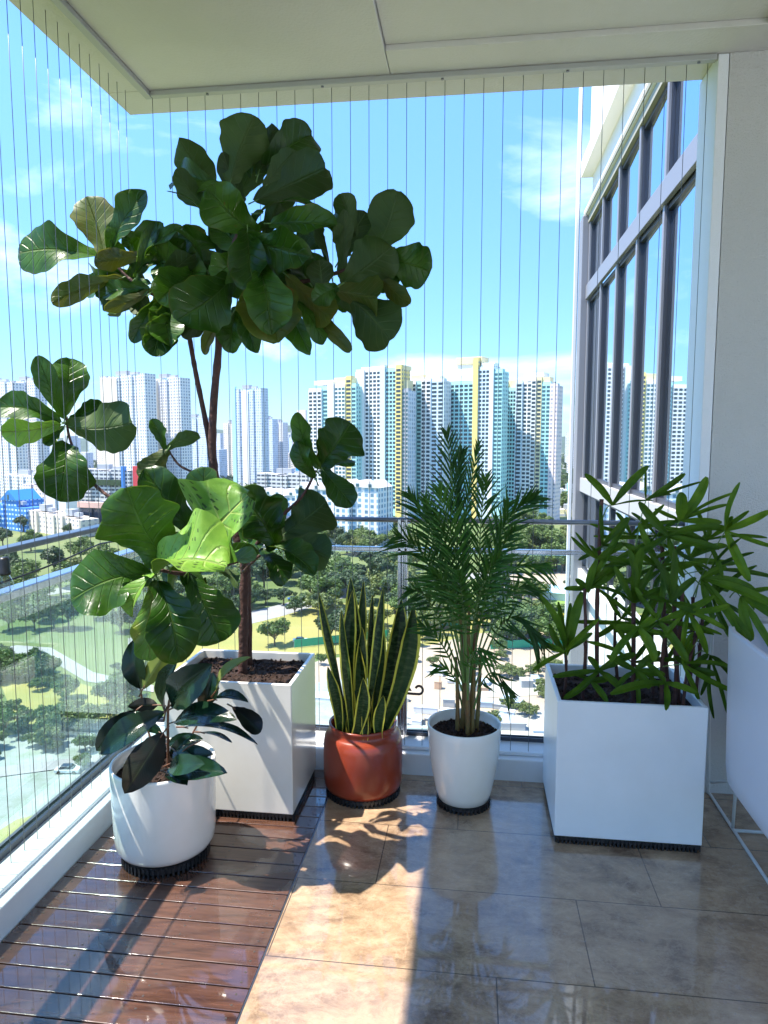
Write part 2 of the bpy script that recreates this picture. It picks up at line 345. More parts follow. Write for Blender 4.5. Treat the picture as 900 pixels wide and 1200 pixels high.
# ceiling with perimeter margin, step and recessed field
o=MB()
o.box(XO,4.,YI+.002,YO,ZC,ZC+.25); o.box(XO,XI-.002,-3.2,YI,ZC,ZC+.25)      # outer margin
o.box(-.343,4.,YI-.17,YI,ZC-.0,ZC+.25)                                          # back band
o.box(XI,-.345,-3.2,YI,ZC,ZC+.25)                                       # left field
o.box(-.343,.99,-3.2,YI-.172,ZC+.02,ZC+.25)                                  # recessed field
o.box(.992,4.,-3.2,YI-.172,ZC,ZC+.25)
struct(o.build('ceiling',ceilm,bevel=.003))
o=MB(); o.box(XI-.028,XI+.002,-1.2,YI+.028,ZC-.022,ZC-.001); o.box(XI+.004,.882,YI-.002,YI+.028,ZC-.022,ZC-.001)
tk=o.build('ceiling_track',trackm,bevel=.003); struct(tk)
o=MB()
for i in range(5): o.tube([(-1.1+i*.48,YI+.012,ZC-.026),(-1.1+i*.48,YI+.012,ZC-.02)],.006,10)
struct(o.build('track_screws',dsteel))
# column / wall at the right
o=MB(); o.box(.885,.925,YI-.0,YO+.02,-.1,ZC-.002); w1=o
ws=w1.build('column_corner',wallw,bevel=.004); struct(ws)
o=MB(); o.box(.927,3.3,YI+.0,YO+.02,-.1,ZC-.002); struct(o.build('wall',wallm))
# own building under and over the balcony
o=MB(); o.box(-1.5,12,-14,YO-.03,G,-.402); struct(o.build('building_base',mat('own_facade',(.6,.6,.6),.7)))
# ------------------------------------------------------------------ railings
def railing_left():
    r=empty('glass_railing',(-1.5,1.5,.11),'tinted glass railing with steel rails along the left edge of the deck','railing')
    o=MB(); o.box(-1.525,-1.475,-3.1,3.06,1.085,1.105); o.build('top_rail',dsteel,r,bevel=.004)
    o=MB(); o.box(-1.53,-1.47,-3.1,3.06,.935,.965); o.build('lower_rail',steel,r,bevel=.005)
    for i,y in enumerate((-1.8,-.3,1.22,)):
        o=MB(); o.box(-1.52,-1.48,y-.02,y+.02,.113,1.085); o.build('post',steel,r)
    for a,b_ in ((-1.8,-.3),(-.3,1.22),(1.22,3.05)):
        o=MB(); o.box(-1.506,-1.494,a+.025,b_-.02,.118,.933); g=o.build('glass_panel',glass_side,r)
    o=MB(); o.box(-1.52,-1.508,-3.1,3.04,.1125,.135); o.box(-1.492,-1.48,-3.1,3.04,.1125,.135); o.build('glazing_channel',framed,r)
    return r
railing_left()
def railing_back():
    r=empty('glass_railing',(-.3,3.06,.11),'clear glass railing with two steel rails behind the plant pots','railing')
    o=MB(); o.tube([(-1.47,3.06,1.096),(.883,3.06,1.096)],.011,12); o.build('top_rail',dsteel,r,smooth=True)
    o=MB(); o.box(-1.47,.883,3.045,3.075,.955,.975); o.build('lower_rail',steel,r,bevel=.004)
    p=at(472,640,3.06).x
    o=MB(); o.box(p-.022,p-.006,3.045,3.075,.113,1.10); o.box(p+.006,p+.022,3.045,3.075,.113,1.10); o.box(p-.006,p+.006,3.053,3.067,.113,1.09); o.build('post',steel,r,bevel=.003)
    for a,b_ in ((-1.48,p-.024),(p+.024,.883)):
        o=MB(); o.box(a,b_,3.054,3.066,.118,.952); o.build('glass_panel',glass_back,r)
    o=MB(); o.box(-1.48,.883,3.046,3.053,.1125,.13); o.box(-1.48,.883,3.068,3.075,.1125,.13); o.build('glazing_channel',framed,r)
    # small bronze stay with a curled end clamped on the post
    b=empty('curled_bracket',(p,3.03,.33),'small dark bronze bracket with curled end clamped to the railing post','bracket')
    z=.325
    o=MB(); o.add([(p-.052,3.035,z),(p+.045,3.035,z),(p+.018,3.035,z+.045),(p-.028,3.035,z+.045),(p-.052,3.043,z),(p+.045,3.043,z),(p+.018,3.043,z+.045),(p-.028,3.043,z+.045)],
        [(0,1,2,3),(7,6,5,4),(0,4,5,1),(1,5,6,2),(2,6,7,3),(3,7,4,0)]); o.build('clamp_plate',bronze,b,bevel=.003)
    o=MB(); pts=[(p-.075,3.03,z-.004),(p-.03,3.03,z-.006),(p+.05,3.03,z-.01)]
    for k in range(11):
        an=-math.pi/2+k*math.pi*1.35/10; pts.append((p+.078+.017*math.cos(an),3.03,z+.009+.019*math.sin(an)))
    o.tube(pts,.0055,10); o.build('curled_arm',bronze,b,smooth=True)
railing_back()
# ------------------------------------------------------------------ invisible-grille cables
def cable(x,y,side):
    o=MB(); top=ZC-.001; n=7; pts=[]
    for i in range(n): pts.append((x,y,.097+(top-.097)*i/(n-1)))
    o.tube(pts,.00125,6)
    c=o.build('steel_cable',cablem,None,smooth=True)
    return c
k=0; x=XI-.01; y=YI+.05
while x<.87:
    c=cable(x,y,0); tag(c,'thin vertical steel cable of the grille behind the pots','cable','grille cables along the back edge'); x+=.0765
y=YI+.05-.068
while y>1.30:
    c=cable(-1.44,y,1); c.location=(0,0,0); tag(c,'thin vertical steel cable of the grille along the left edge','cable','grille cables along the left edge'); y-=.068
# ------------------------------------------------------------------ string light on the left
sl=empty('string_light',(-1.36,1.4,.95),'black string light wire with one clear bulb hanging by the left rail','string light')
o=MB(); q=[]
for i in range(40):
    t=i/39; yy=.2+t*2.55; q.append((-1.375,yy,1.065-.035*abs(math.sin(t*math.pi*2.15+.35))))
o.tube(q,.0032,8); o.build('wire',black,sl,smooth=True)
bx=Vector((-1.375,0,0)); d=ray(5,664); tt=-1.375/d.x; bp_=EYE+d*tt
o=MB(); o.lathe([(.0,.028),(.012,.028),(.015,.02),(.015,-.012),(.018,-.016),(.018,-.024),(0,-.024)],bp_.x,bp_.y,16); 
o.v=[v+Vector((0,0,bp_.z)) for v in o.v]; o.build('bulb_socket',black,sl,smooth=True)
o=MB(); o.lathe([(.012,-.024),(.020,-.04),(.024,-.055),(.021,-.072),(.010,-.083),(0,-.085)],bp_.x,bp_.y,16)
o.v=[v+Vector((0,0,bp_.z)) for v in o.v]; o.build('bulb',glassm('bulb_glass',(.95,.95,.93),1.5),sl,smooth=True)

# ================================================================== PLANT HELPERS
PROF={
 'fiddle':[(0,.02),(.05,.24),(.15,.42),(.30,.52),(.45,.66),(.62,.92),(.76,1.0),(.88,.90),(.955,.62),(1,.16)],
 'oval':[(0,.02),(.08,.34),(.2,.68),(.38,.95),(.52,1.),(.68,.92),(.82,.70),(.93,.36),(1,.02)],
 'blade':[(0,.5),(.15,.58),(.4,.82),(.6,1.),(.75,.92),(.88,.6),(.95,.32),(1,.02)],
 'strap':[(0,.25),(.12,.6),(.35,.95),(.6,1.),(.82,.88),(.94,.72),(1,.42)],
 'lance':[(0,.3),(.15,.8),(.4,1.),(.7,.75),(.9,.32),(1,.02)]}
def prof(nm,t):
    if nm=='fiddle':
        if t>.68: return math.sqrt(max(0,1-((t-.68)/.325)**2))
        if t<.10: return .10+.30*math.sin(t/.10*math.pi/2)
        k=(t-.10)/.58; k=k*k*(3-2*k); return .40+.60*k
    if nm=='strap' and t>.8: return .88*math.sqrt(max(0,1-((t-.8)/.215)**1.6))
    p=PROF[nm]
    for i in range(len(p)-1):
        if t<=p[i+1][0]:
            a,b=p[i],p[i+1]; k=(t-a[0])/(b[0]-a[0]); k=k*k*(3-2*k) if nm!='blade' else k
            return a[1]+(b[1]-a[1])*k
    return p[-1][1]
def leaf(mb,A_,B_,W,nrm,kind='fiddle',curl=.12,fold=.12,wave=.06,nu=6,nv=12,th=.0012,mi=(0,1),seed=0,side_bend=0.,twist=0.,edgevar=.05,pucker=0.):
    A_,B_=Vector(A_),Vector(B_); ax=B_-A_; L=ax.length; ax.normalize()
    n=(nrm-ax*nrm.dot(ax)).normalized(); s=ax.cross(n)
    rows=[]
    for j in range(nv+1):
        t=j/nv; w=prof(kind,t)*W/2
        c=A_+ax*(L*t)+n*(curl*L*math.sin(math.pi*t))+s*(side_bend*L*math.sin(math.pi*t))
        tw=twist*(t-.5); s2=s*math.cos(tw)+n*math.sin(tw); n2=n*math.cos(tw)-s*math.sin(tw)
        row=[]
        for i in range(-nu//2,nu//2+1):
            u=i/(nu/2); sgn=1 if u>=0 else -1
            ew=1+edgevar*noise.noise(Vector((t*6+seed*7.3,sgn*3.1,seed)))*2
            wv=wave*W*abs(u)**1.5*math.sin(t*(9+4*math.sin(seed*5.3+sgn))+seed*2.1+sgn*1.3)
            pk=pucker*W*math.sin((t-abs(u)*.25)*8*2*math.pi)*min(1,abs(u)*3)*(1-abs(u)*.5) if pucker else 0
            row.append(c+s2*(u*w*ew)+n2*(fold*W*abs(u)*w/(W/2)+wv+pk))
        rows.append(row)
    m=nu+1; vs=[p for r in rows for p in r]; vb=[p-n*th for p in vs]
    fs=[];uv=[]
    for j in range(nv):
        for i in range(nu):
            fs.append((j*m+i,j*m+i+1,(j+1)*m+i+1,(j+1)*m+i))
            uv.append([(i/nu,j/nv),((i+1)/nu,j/nv),((i+1)/nu,(j+1)/nv),(i/nu,(j+1)/nv)])
    mb.add(vs,fs,mi[0],uv)
    mb.add(vb,[tuple(reversed(f)) for f in fs],mi[1],[list(reversed(q)) for q in uv])
def camn(A_,B_,roll):
    """upper-face normal: roll 0 faces the viewer, + tips the face up / left"""
    A_,B_=Vector(A_),Vector(B_); ax=(B_-A_).normalized(); c=(EYE-(A_+B_)/2).normalized()
    c=(c-ax*c.dot(ax)).normalized(); s=ax.cross(c)
    if s.dot(Vector((-.5,-.15,1)))<0: s=-s
    return c*math.cos(roll)+s*math.sin(roll)
def path(pts,n=6):
    pts=[Vector(p) for p in pts]; out=[]
    for i in range(len(pts)-1):
        p0=pts[max(i-1,0)];p1=pts[i];p2=pts[i+1];p3=pts[min(i+2,len(pts)-1)]
        for k in range(n):
            t=k/n
            out.append(.5*((2*p1)+(p2-p0)*t+(2*p0-5*p1+4*p2-p3)*t*t+(3*p1-p0-3*p2+p3)*t**3))
    out.append(pts[-1]); return out
def taper(n,a,b): return [a+(b-a)*i/(n-1) for i in range(n)]
def box_planter(root,x0,x1,y0,y1,z0,z1,m):
    t=.016
    o=MB()
    vs=[(x0,y0,z0),(x1,y0,z0),(x1,y1,z0),(x0,y1,z0),(x0,y0,z1),(x1,y0,z1),(x1,y1,z1),(x0,y1,z1),
        (x0+t,y0+t,z1),(x1-t,y0+t,z1),(x1-t,y1-t,z1),(x0+t,y1-t,z1),(x0+t,y0+t,z1-.07),(x1-t,y0+t,z1-.07),(x1-t,y1-t,z1-.07),(x0+t,y1-t,z1-.07)]
    fs=[(0,3,2,1),(0,1,5,4),(1,2,6,5),(2,3,7,6),(3,0,4,7),(4,5,9,8),(5,6,10,9),(6,7,11,10),(7,4,8,11),(8,9,13,12),(9,10,14,13),(10,11,15,14),(11,8,12,15),(12,13,14,15)]
    o.add(vs,fs); o.build('planter_box',m,root,bevel=.004)
def soil(root,x0,x1,y0,y1,z,round_=None):
    o=MB(); n=26; vs=[];fs=[]
    for j in range(n+1):
        for i in range(n+1):
            x=x0+(x1-x0)*i/n; y=y0+(y1-y0)*j/n
            if round_:
                u,v=2*i/n-1,2*j/n-1; k=1/max(1e-6,math.hypot(u,v))*max(abs(u),abs(v)) if (u or v) else 0
                x=(x0+x1)/2+u*k*(x1-x0)/2; y=(y0+y1)/2+v*k*(y1-y0)/2
            e=min(i,j,n-i,n-j); h=(.012*noise.noise(Vector((x*30,y*30,z)))+.012*noise.noise(Vector((x*80,y*80,z*3))))*(1 if e else 0)
            vs.append((x,y,z+h))
    for j in range(n):
        for i in range(n): fs.append((j*(n+1)+i,j*(n+1)+i+1,(j+1)*(n+1)+i+1,(j+1)*(n+1)+i))
    o.add(vs,fs)
    for k in range(260):   # loose crumbs
        x=random.uniform(x0+.01,x1-.01); y=random.uniform(y0+.01,y1-.01)
        if round_ and math.hypot(x-(x0+x1)/2,y-(y0+y1)/2)>(x1-x0)/2-.012: continue
        r=random.uniform(.0025,.007); M_=Matrix.Translation((x,y,z+.004))@Matrix.Rotation(random.random()*6,4,Vector((random.random(),random.random(),.3)).normalized())
        o.box(-r,r,-r*.7,r*.7,-r*.5,r*.5,0,M_)
    o.build('soil',soilm,root,smooth=False)
def tray_box(x0,x1,y0,y1,label):
    o=MB(); o.box(x0,x1,y0,y1,.012,.03); n=int((x1-x0)/.014)
    for i in range(n): 
        a=x0+.004+i*(x1-x0-.008)/n; o.box(a,a+.008,y0-.004,y1+.004,.001,.012)
    n=int((y1-y0)/.014)
    for i in range(n):
        a=y0+.004+i*(y1-y0-.008)/n; o.box(x0-.004,x0,a,a+.008,.001,.028); o.box(x1,x1+.004,a,a+.008,.001,.028)
    n=int((x1-x0)/.014)
    for i in range(n): 
        a=x0+.004+i*(x1-x0-.008)/n; o.box(a,a+.008,y0-.004,y0,.0125,.028)
    return tag(o.build('plant_tray',black,None,loc=((x0+x1)/2,(y0+y1)/2,0)),label,'plant tray')
def tray_round(cx,cy,r,label,h=.034):
    o=MB(); o.lathe([(0,.01),(r,.01),(r,h),(r-.01,h),(r-.012,.016),(0,.016)],cx,cy,48)
    n=int(2*math.pi*r/.016)
    for i in range(n):
        M_=Matrix.Translation((cx,cy,0))@Matrix.Rotation(2*math.pi*i/n,4,'Z'); o.box(r-.01,r+.004,-.004,.004,.001,h-.003,0,M_)
    return tag(o.build('plant_tray',black,None,loc=(cx,cy,0)),label,'plant tray')

# ================================================================== FIDDLE LEAF FIG
fx0,fx1,fy0,fy1=-1.165,-.662,2.462,2.86
fig=empty('potted_fiddle_leaf_fig',((fx0+fx1)/2,(fy0+fy1)/2,.03),'tall fiddle leaf fig with big wavy leaves in a square glossy white planter','potted plant')
box_planter(fig,fx0,fx1,fy0,fy1,.03,.54,white_gloss)
soil(fig,fx0+.014,fx1-.014,fy0+.014,fy1-.014,.505)
tray_box(fx0+.008,fx1-.008,fy0+.008,fy1-.008,'black ribbed tray under the square planter of the tall fig')
def P3(l): return [at(*p) for p in l]
def branch(name,pts,r0,r1,m=barkm,parent=fig,nodes=True,n=10):
    q=path(P3(pts) if len(pts[0])==3 and pts[0][0]>3 else pts,7); o=MB(); rs=taper(len(q),r0,r1)
    if nodes:
        rs=[r*(1+.16*noise.noise(Vector((i*.9,r0*100,0)))+(.14 if i%4==0 else 0)) for i,r in enumerate(rs)]
    o.tube(q,rs,n); return o.build(name,m,parent,smooth=True)
TB=at(284,783,2.66); TB.z=.49
tr=branch('trunk',[(TB.x,TB.y,TB.z)]+[tuple(p) for p in P3([(286,700,2.66),(285,650,2.65),(262,590,2.65),(250,545,2.65),(250,480,2.64),(256,410,2.63),(258,350,2.62),(270,300,2.61),(290,250,2.60)])],.020,.011)
branch('stem',[(250,560,2.65),(243,505,2.66),(230,440,2.66),(222,395,2.64),(214,345,2.62),(205,310,2.6)],.011,.007)
branch('stem',[(292,778,2.7),(291,700,2.68),(290,660,2.66)],.014,.012)
branch('branch',[(256,380,2.63),(225,358,2.62),(180,345,2.62),(150,325,2.63),(128,300,2.64)],.010,.005)
branch('branch',[(268,310,2.61),(310,330,2.58),(355,330,2.58),(400,318,2.58),(440,300,2.6)],.010,.005)
branch('branch',[(270,620,2.65),(215,628,2.6),(165,605,2.6),(125,580,2.62),(100,555,2.63),(82,515,2.64),(78,488,2.64)],.009,.0045)
branch('branch',[(268,600,2.65),(235,560,2.66),(210,545,2.66),(196,525,2.66)],.006,.0035)
branch('branch',[(285,655,2.64),(250,665,2.45),(215,672,2.28),(188,668,2.2)],.010,.006)
branch('branch',[(285,665,2.64),(305,632,2.55),(330,605,2.5),(355,580,2.48),(370,552,2.47)],.009,.004)
branch('branch',[(285,670,2.62),(300,655,2.5),(318,640,2.44)],.006,.004)
figmats=[figtop,figbot]; T,U_,Y_,L_='tuyl'
FL=[ # bx,by, tx,ty, ratio, Ybase,Ytip, rolldeg, mat(t top, u underside shown, y yellowing, l sunlit tone put into the colour)
 # A left crown
 (114,300,24,297,.74,2.64,2.60,30,T),(122,298,102,232,.74,2.66,2.70,0,Y_),(128,298,170,226,.50,2.66,2.62,40,T),(165,300,112,308,.55,2.58,2.55,170,Y_),
 (142,326,63,354,.40,2.62,2.52,160,Y_),(176,340,124,363,.34,2.6,2.52,160,Y_),(175,333,118,350,.6,2.66,2.72,20,T),(186,350,156,400,.42,2.6,2.55,10,U_),
 (203,350,180,415,.60,2.58,2.5,0,T),(188,312,240,274,.72,2.68,2.76,180,Y_),(178,342,224,300,.42,2.56,2.46,160,U_),(160,325,213,268,.36,2.62,2.6,60,U_),
 (162,320,182,262,.32,2.6,2.58,30,T),(238,312,204,270,.26,2.56,2.5,60,T),(200,345,235,310,.6,2.62,2.6,150,U_),(150,330,190,290,.6,2.7,2.8,20,T),
 # B top
 (270,214,298,138,.86,2.62,2.58,180,U_),(303,203,318,146,.55,2.66,2.7,200,T),(308,200,364,160,.70,2.70,2.8,10,U_),(300,235,379,198,.64,2.58,2.50,175,U_),
 (247,222,211,163,.62,2.66,2.7,185,U_),(252,250,207,200,.52,2.62,2.58,200,U_),(242,258,197,225,.22,2.58,2.52,80,T),(300,274,244,222,.84,2.54,2.44,0,T),
 (262,306,246,262,.5,2.66,2.66,190,U_),(304,250,370,246,.20,2.6,2.56,80,T),(318,262,392,264,.46,2.56,2.48,25,T),(292,282,361,300,.58,2.52,2.42,0,T),
 (290,268,294,338,.66,2.5,2.42,10,T),(298,288,366,322,.62,2.6,2.66,0,U_),(285,235,262,180,.5,2.6,2.6,170,U_),(290,300,255,260,.7,2.62,2.66,0,T),
 (280,230,300,170,.6,2.66,2.72,185,U_),(310,220,345,178,.6,2.6,2.58,190,U_),
 # C low centre
 (272,325,209,374,.92,2.50,2.40,0,T),(228,318,186,352,.92,2.58,2.5,0,T),(207,362,177,414,.66,2.58,2.54,0,T),(286,300,250,325,.9,2.54,2.48,10,T),
 (290,285,300,338,.72,2.48,2.4,0,T),(305,318,318,390,.78,2.44,2.38,-10,T),(303,318,326,399,.88,2.48,2.42,0,Y_),(260,368,214,393,.50,2.6,2.55,170,U_),
 (272,368,240,414,.30,2.56,2.52,160,Y_),(277,360,270,412,.62,2.6,2.58,0,U_),(288,355,300,412,.42,2.56,2.5,0,U_),(332,345,363,413,.36,2.56,2.5,20,T),
 (336,323,387,373,.52,2.52,2.44,180,Y_),(352,345,409,410,.24,2.54,2.46,150,Y_),(345,350,378,402,.40,2.54,2.5,20,T),(328,298,348,328,.8,2.6,2.6,0,U_),
 (300,300,270,345,.8,2.6,2.6,0,T),(310,310,345,345,.7,2.56,2.56,0,T),
 # D right crown
 (438,295,465,226,.86,2.60,2.62,185,U_),(452,302,503,318,1.1,2.62,2.62,0,U_),(402,332,458,290,.92,2.56,2.5,170,U_),(400,328,404,248,.32,2.6,2.6,160,U_),
 (388,322,368,240,.34,2.62,2.62,100,T),(438,318,478,356,.40,2.6,2.55,170,Y_),(393,340,441,348,1.02,2.52,2.46,180,Y_),(404,345,455,398,.84,2.56,2.5,180,U_),
 (378,348,374,306,.88,2.5,2.46,170,U_),(396,336,368,354,.8,2.48,2.42,0,U_),(412,330,468,322,.6,2.62,2.64,0,U_),(398,304,428,250,.6,2.66,2.7,180,U_),
 (360,328,340,300,.7,2.58,2.56,0,T),
 # E lower left
 (76,490,45,419,.36,2.64,2.58,20,T),(76,486,82,422,.62,2.66,2.70,-10,T),(70,494,-2,478,.52,2.64,2.56,20,T),(70,497,3,506,.52,2.62,2.52,-25,L_),
 (80,500,153,496,.66,2.64,2.60,180,U_),(82,492,120,474,.55,2.68,2.74,0,U_),(78,520,71,586,.88,2.62,2.54,0,T),(74,500,52,520,.5,2.64,2.6,0,U_),
 # F middle small
 (193,526,178,492,.44,2.66,2.64,0,T),(195,526,232,509,.34,2.66,2.6,170,U_),(196,528,172,566,.75,2.64,2.6,170,Y_),(232,628,171,552,.46,2.5,2.42,10,T),(246,604,240,549,.76,2.55,2.5,20,T),
 # G near cluster
 (195,660,150,574,.86,2.2,2.10,15,T),(176,672,86,702,.86,2.18,2.06,20,T),(182,674,263,664,.90,2.16,2.08,50,L_),(222,668,288,583,.92,2.26,2.22,45,L_),(250,655,298,655,.6,2.24,2.2,60,L_),
 (185,682,208,774,.58,2.12,2.04,0,T),(182,672,156,722,.55,2.12,2.08,50,L_),(226,680,258,750,.82,2.3,2.3,0,U_),(180,690,176,772,.46,2.16,2.16,0,L_),
 # H right low
 (324,640,288,588,.86,2.44,2.4,0,T),(333,626,381,588,.82,2.48,2.44,180,U_),(326,632,384,654,.6,2.44,2.38,170,U_),(304,645,332,684,.62,2.44,2.38,40,T),(314,640,368,672,.48,2.42,2.34,40,T),
 (330,622,324,580,.6,2.5,2.5,0,U_),
 # I right mid
 (374,548,349,485,.36,2.46,2.42,30,T),(374,548,410,497,.84,2.48,2.5,0,T),(369,560,349,518,.52,2.46,2.42,30,T),(378,550,412,592,.52,2.46,2.4,10,T),(380,546,415,543,.4,2.48,2.46,60,T),(378,560,402,588,.46,2.5,2.5,10,T),
]
rq=random.Random(5)
for k in range(max(0,99-len(FL))):
    cx_,cy_,rx,ry=rq.choice([(290,300,75,60),(290,240,60,50),(300,330,70,50),(400,310,60,35),(190,320,50,35)])
    a0=rq.uniform(0,6.28); q_=rq.random()**.5; x_,y_=cx_+rx*q_*math.cos(a0)*.6,cy_+ry*q_*math.sin(a0)*.6; l=rq.uniform(45,62)
    FL.append((x_,y_,x_+l*math.cos(a0),y_+l*math.sin(a0)*.9,rq.uniform(.4,.8),2.72,rq.uniform(2.66,2.86),rq.choice((0,180,60,170,20)),rq.choice((T,U_))))
mats={T:[figtop,figbot,petm],U_:[figtop,figbot,petm],Y_:[figyel,figyel,petm],L_:[figlit,figbot,petm]}
for i,(bx,by,tx,ty,r,Y0,Y1,roll,mk) in enumerate(FL):
    a=at(bx,by,Y0); b=at(tx,ty,Y1); L=(b-a).length
    ax=(b-a).normalized(); b=b+ax*L*.03; a=a-ax*L*.02; L*=1.05; W=L*r*(.86 if by<420 else 1.0)
    o=MB(); leaf(o,a,b,W,camn(a,b,R(roll)),'fiddle',curl=random.uniform(-.04,.2),fold=random.uniform(.03,.36),wave=random.uniform(.05,.14),nu=12,nv=30,seed=i+1.,side_bend=random.uniform(-.05,.05),twist=random.uniform(-.5,.5),edgevar=.13,pucker=(.009 if by>560 else .0045))
    ax=(b-a).normalized(); o.tube([a-ax*.03-camn(a,b,0)*.004,a-ax*.01,a+ax*.02],[.0028,.0024,.0018],6,mi=2)
    o.build('leaf',mats[mk],fig,smooth=True)

o=MB(); rq=random.Random(11)
for k in range(84):
    cx_,cy_,rx,ry,Yc=rq.choice([(290,290,70,60,2.7),(290,230,55,45,2.7),(300,335,70,45,2.68),(410,310,65,50,2.66),(190,320,60,40,2.7),(185,330,55,40,2.6),(160,310,40,30,2.7),(230,650,45,40,2.35),(335,620,35,35,2.55)])
    a0=rq.uniform(0,6.28); q_=rq.random()**.5; x_,y_=cx_+rx*q_*math.cos(a0)*.75,cy_+ry*q_*math.sin(a0)*.75; l=rq.uniform(30,54); an=a0+rq.uniform(-.7,.7)
    a=at(x_,y_,Yc); b=at(x_+l*math.cos(an),y_+l*math.sin(an),Yc+rq.uniform(-.1,.1))
    leaf(o,a,b,(b-a).length*rq.uniform(.35,.75),camn(a,b,R(rq.choice((0,30,60,80,150,180)))),'fiddle',curl=rq.uniform(0,.25),fold=rq.uniform(.1,.4),wave=.09,nu=8,nv=14,seed=k+50,twist=rq.uniform(-.6,.6),edgevar=.1)
tag(o.build('small_leaves',[figtop,figbot],fig,smooth=True),kind='stuff')
# ================================================================== RUBBER PLANT
rcx,rcy=-1.055,2.215
rub=empty('potted_rubber_plant',(rcx,rcy,.03),'rubber plant with dark glossy oval leaves in a round white pot at the left','potted plant')
o=MB(); o.lathe([(0,.034),(.125,.034),(.143,.037),(.158,.047),(.167,.065),(.171,.10),(.174,.2),(.177,.335),(.177,.343),(.174,.346),(.168,.345),(.166,.335),(.162,.29),(0,.29)],rcx,rcy,72); o.build('pot',white_gloss,rub,smooth=True)
soil(rub,rcx-.160,rcx+.160,rcy-.160,rcy+.160,.30,True)
tray_round(rcx,rcy,.146,'black ribbed round tray under the white pot of the rubber plant')
def rst(pts,r=.005): branch('stem',pts,r,r*.6,redstem,rub,False,8)
rst([(198,915,2.2),(197,880,2.19),(197,832,2.17),(200,815,2.17)],.006)
rst([(205,912,2.24),(218,875,2.26),(238,838,2.27),(248,822,2.28)],.0045)
rst([(190,912,2.24),(178,870,2.28),(168,838,2.3),(165,806,2.3)],.0045)
rst([(200,905,2.16),(215,880,2.12),(235,868,2.1)],.004)
RL=[(193,834,118,884,.44,2.16,2.06,25,'t'),(160,832,113,880,.40,2.24,2.2,20,'t'),(192,858,146,930,.58,2.08,1.97,0,'u'),(194,834,208,774,.46,2.18,2.16,60,'t'),
 (200,826,249,778,.50,2.14,2.06,15,'t'),(165,808,156,750,.50,2.3,2.3,20,'t'),(167,808,192,768,.42,2.28,2.24,180,'y'),(253,810,294,770,.26,2.26,2.2,60,'y'),
 (238,830,250,788,.62,2.28,2.3,0,'u'),(250,820,291,823,.30,2.24,2.16,50,'t'),(272,828,306,858,.42,2.2,2.1,170,'u'),(204,846,277,843,.34,2.14,2.04,35,'t'),
 (215,852,302,872,.18,2.2,2.12,60,'t'),(235,858,272,870,.2,2.22,2.16,60,'t'),(196,902,266,906,.34,2.12,2.02,20,'t'),(199,895,250,884,.34,2.16,2.1,40,'t'),
 (200,890,226,860,.36,2.2,2.2,30,'t'),(197,906,219,920,.7,2.12,2.06,30,'t'),(185,826,150,828,.5,2.24,2.24,170,'u'),(195,872,238,866,.4,2.22,2.22,20,'u'),
 (198,900,240,895,.4,2.1,2.02,15,'t'),(190,860,165,845,.45,2.22,2.22,10,'u'),(205,880,225,905,.45,2.14,2.06,10,'u')]
rm={'t':[rubtop,rubbot,redstem],'u':[rubtop,rubbot,redstem],'y':[rubyel,rubyel,redstem]}
for i,(bx,by,tx,ty,r,Y0,Y1,roll,mk) in enumerate(RL):
    a=at(bx,by,Y0); b=at(tx,ty,Y1)
    if mk=='u' and roll<90: roll+=180 if i in (2,) else 0
    o=MB(); leaf(o,a,b,(b-a).length*r*.9,camn(a,b,R(roll)),'oval',curl=random.uniform(.04,.12),fold=random.uniform(.12,.3),wave=.03,nu=8,nv=16,seed=i*3.,twist=random.uniform(-.3,.3),edgevar=.02)
    ax=(b-a).normalized(); o.tube([a-ax*.03-Vector((0,0,.006)),a,a+ax*.02],[.003,.0026,.002],6,mi=2)
    o.build('leaf',rm[mk],rub,smooth=True)

# ================================================================== SNAKE PLANT
scx,scy=-.437,2.745
sn=empty('potted_snake_plant',(scx,scy,.02),'snake plant with upright yellow edged blades in a glossy terracotta pot','potted plant')
o=MB(); o.lathe([(0,.026),(.140,.026),(.152,.030),(.159,.045),(.162,.08),(.163,.15),(.162,.215),(.157,.243),(.146,.258),(.137,.264),(.1355,.275),(.139,.288),(.140,.296),(.136,.299),(.130,.296),(.129,.27),(.14,.23),(0,.23)],scx,scy,72); o.build('pot',terra,sn,smooth=True)
soil(sn,scx-.138,scx+.138,scy-.138,scy+.138,.245,True)
tray_round(scx,scy,.150,'black tray under the terracotta pot',.027)
SB=[(398,856,384,781,13,2.68,2.66,10,.05),(403,857,407,814,9,2.7,2.72,30,0),(411,864,373,695,13,2.72,2.7,50,.04),(413,862,411,676,19,2.76,2.78,0,.02),(418,864,413,691,17,2.70,2.68,20,-.03),
 (413,864,400,716,13,2.70,2.66,30,.02),(420,866,424,735,15,2.72,2.72,0,0),(426,864,449,688,14,2.68,2.66,45,.05),(430,862,426,679,13,2.80,2.84,0,-.03),(436,862,446,708,15,2.76,2.8,0,.02),
 (439,860,470,701,23,2.74,2.76,0,.04),(443,860,484,707,23,2.70,2.68,-10,.05),(412,858,425,794,15,2.63,2.6,0,.06),(446,866,449,815,13,2.66,2.64,0,-.06),(428,868,428,828,8,2.62,2.62,0,0),
 (436,862,437,697,10,2.82,2.84,20,0),(408,862,405,768,14,2.76,2.76,0,.03),(424,866,420,750,18,2.72,2.72,0,.0)]
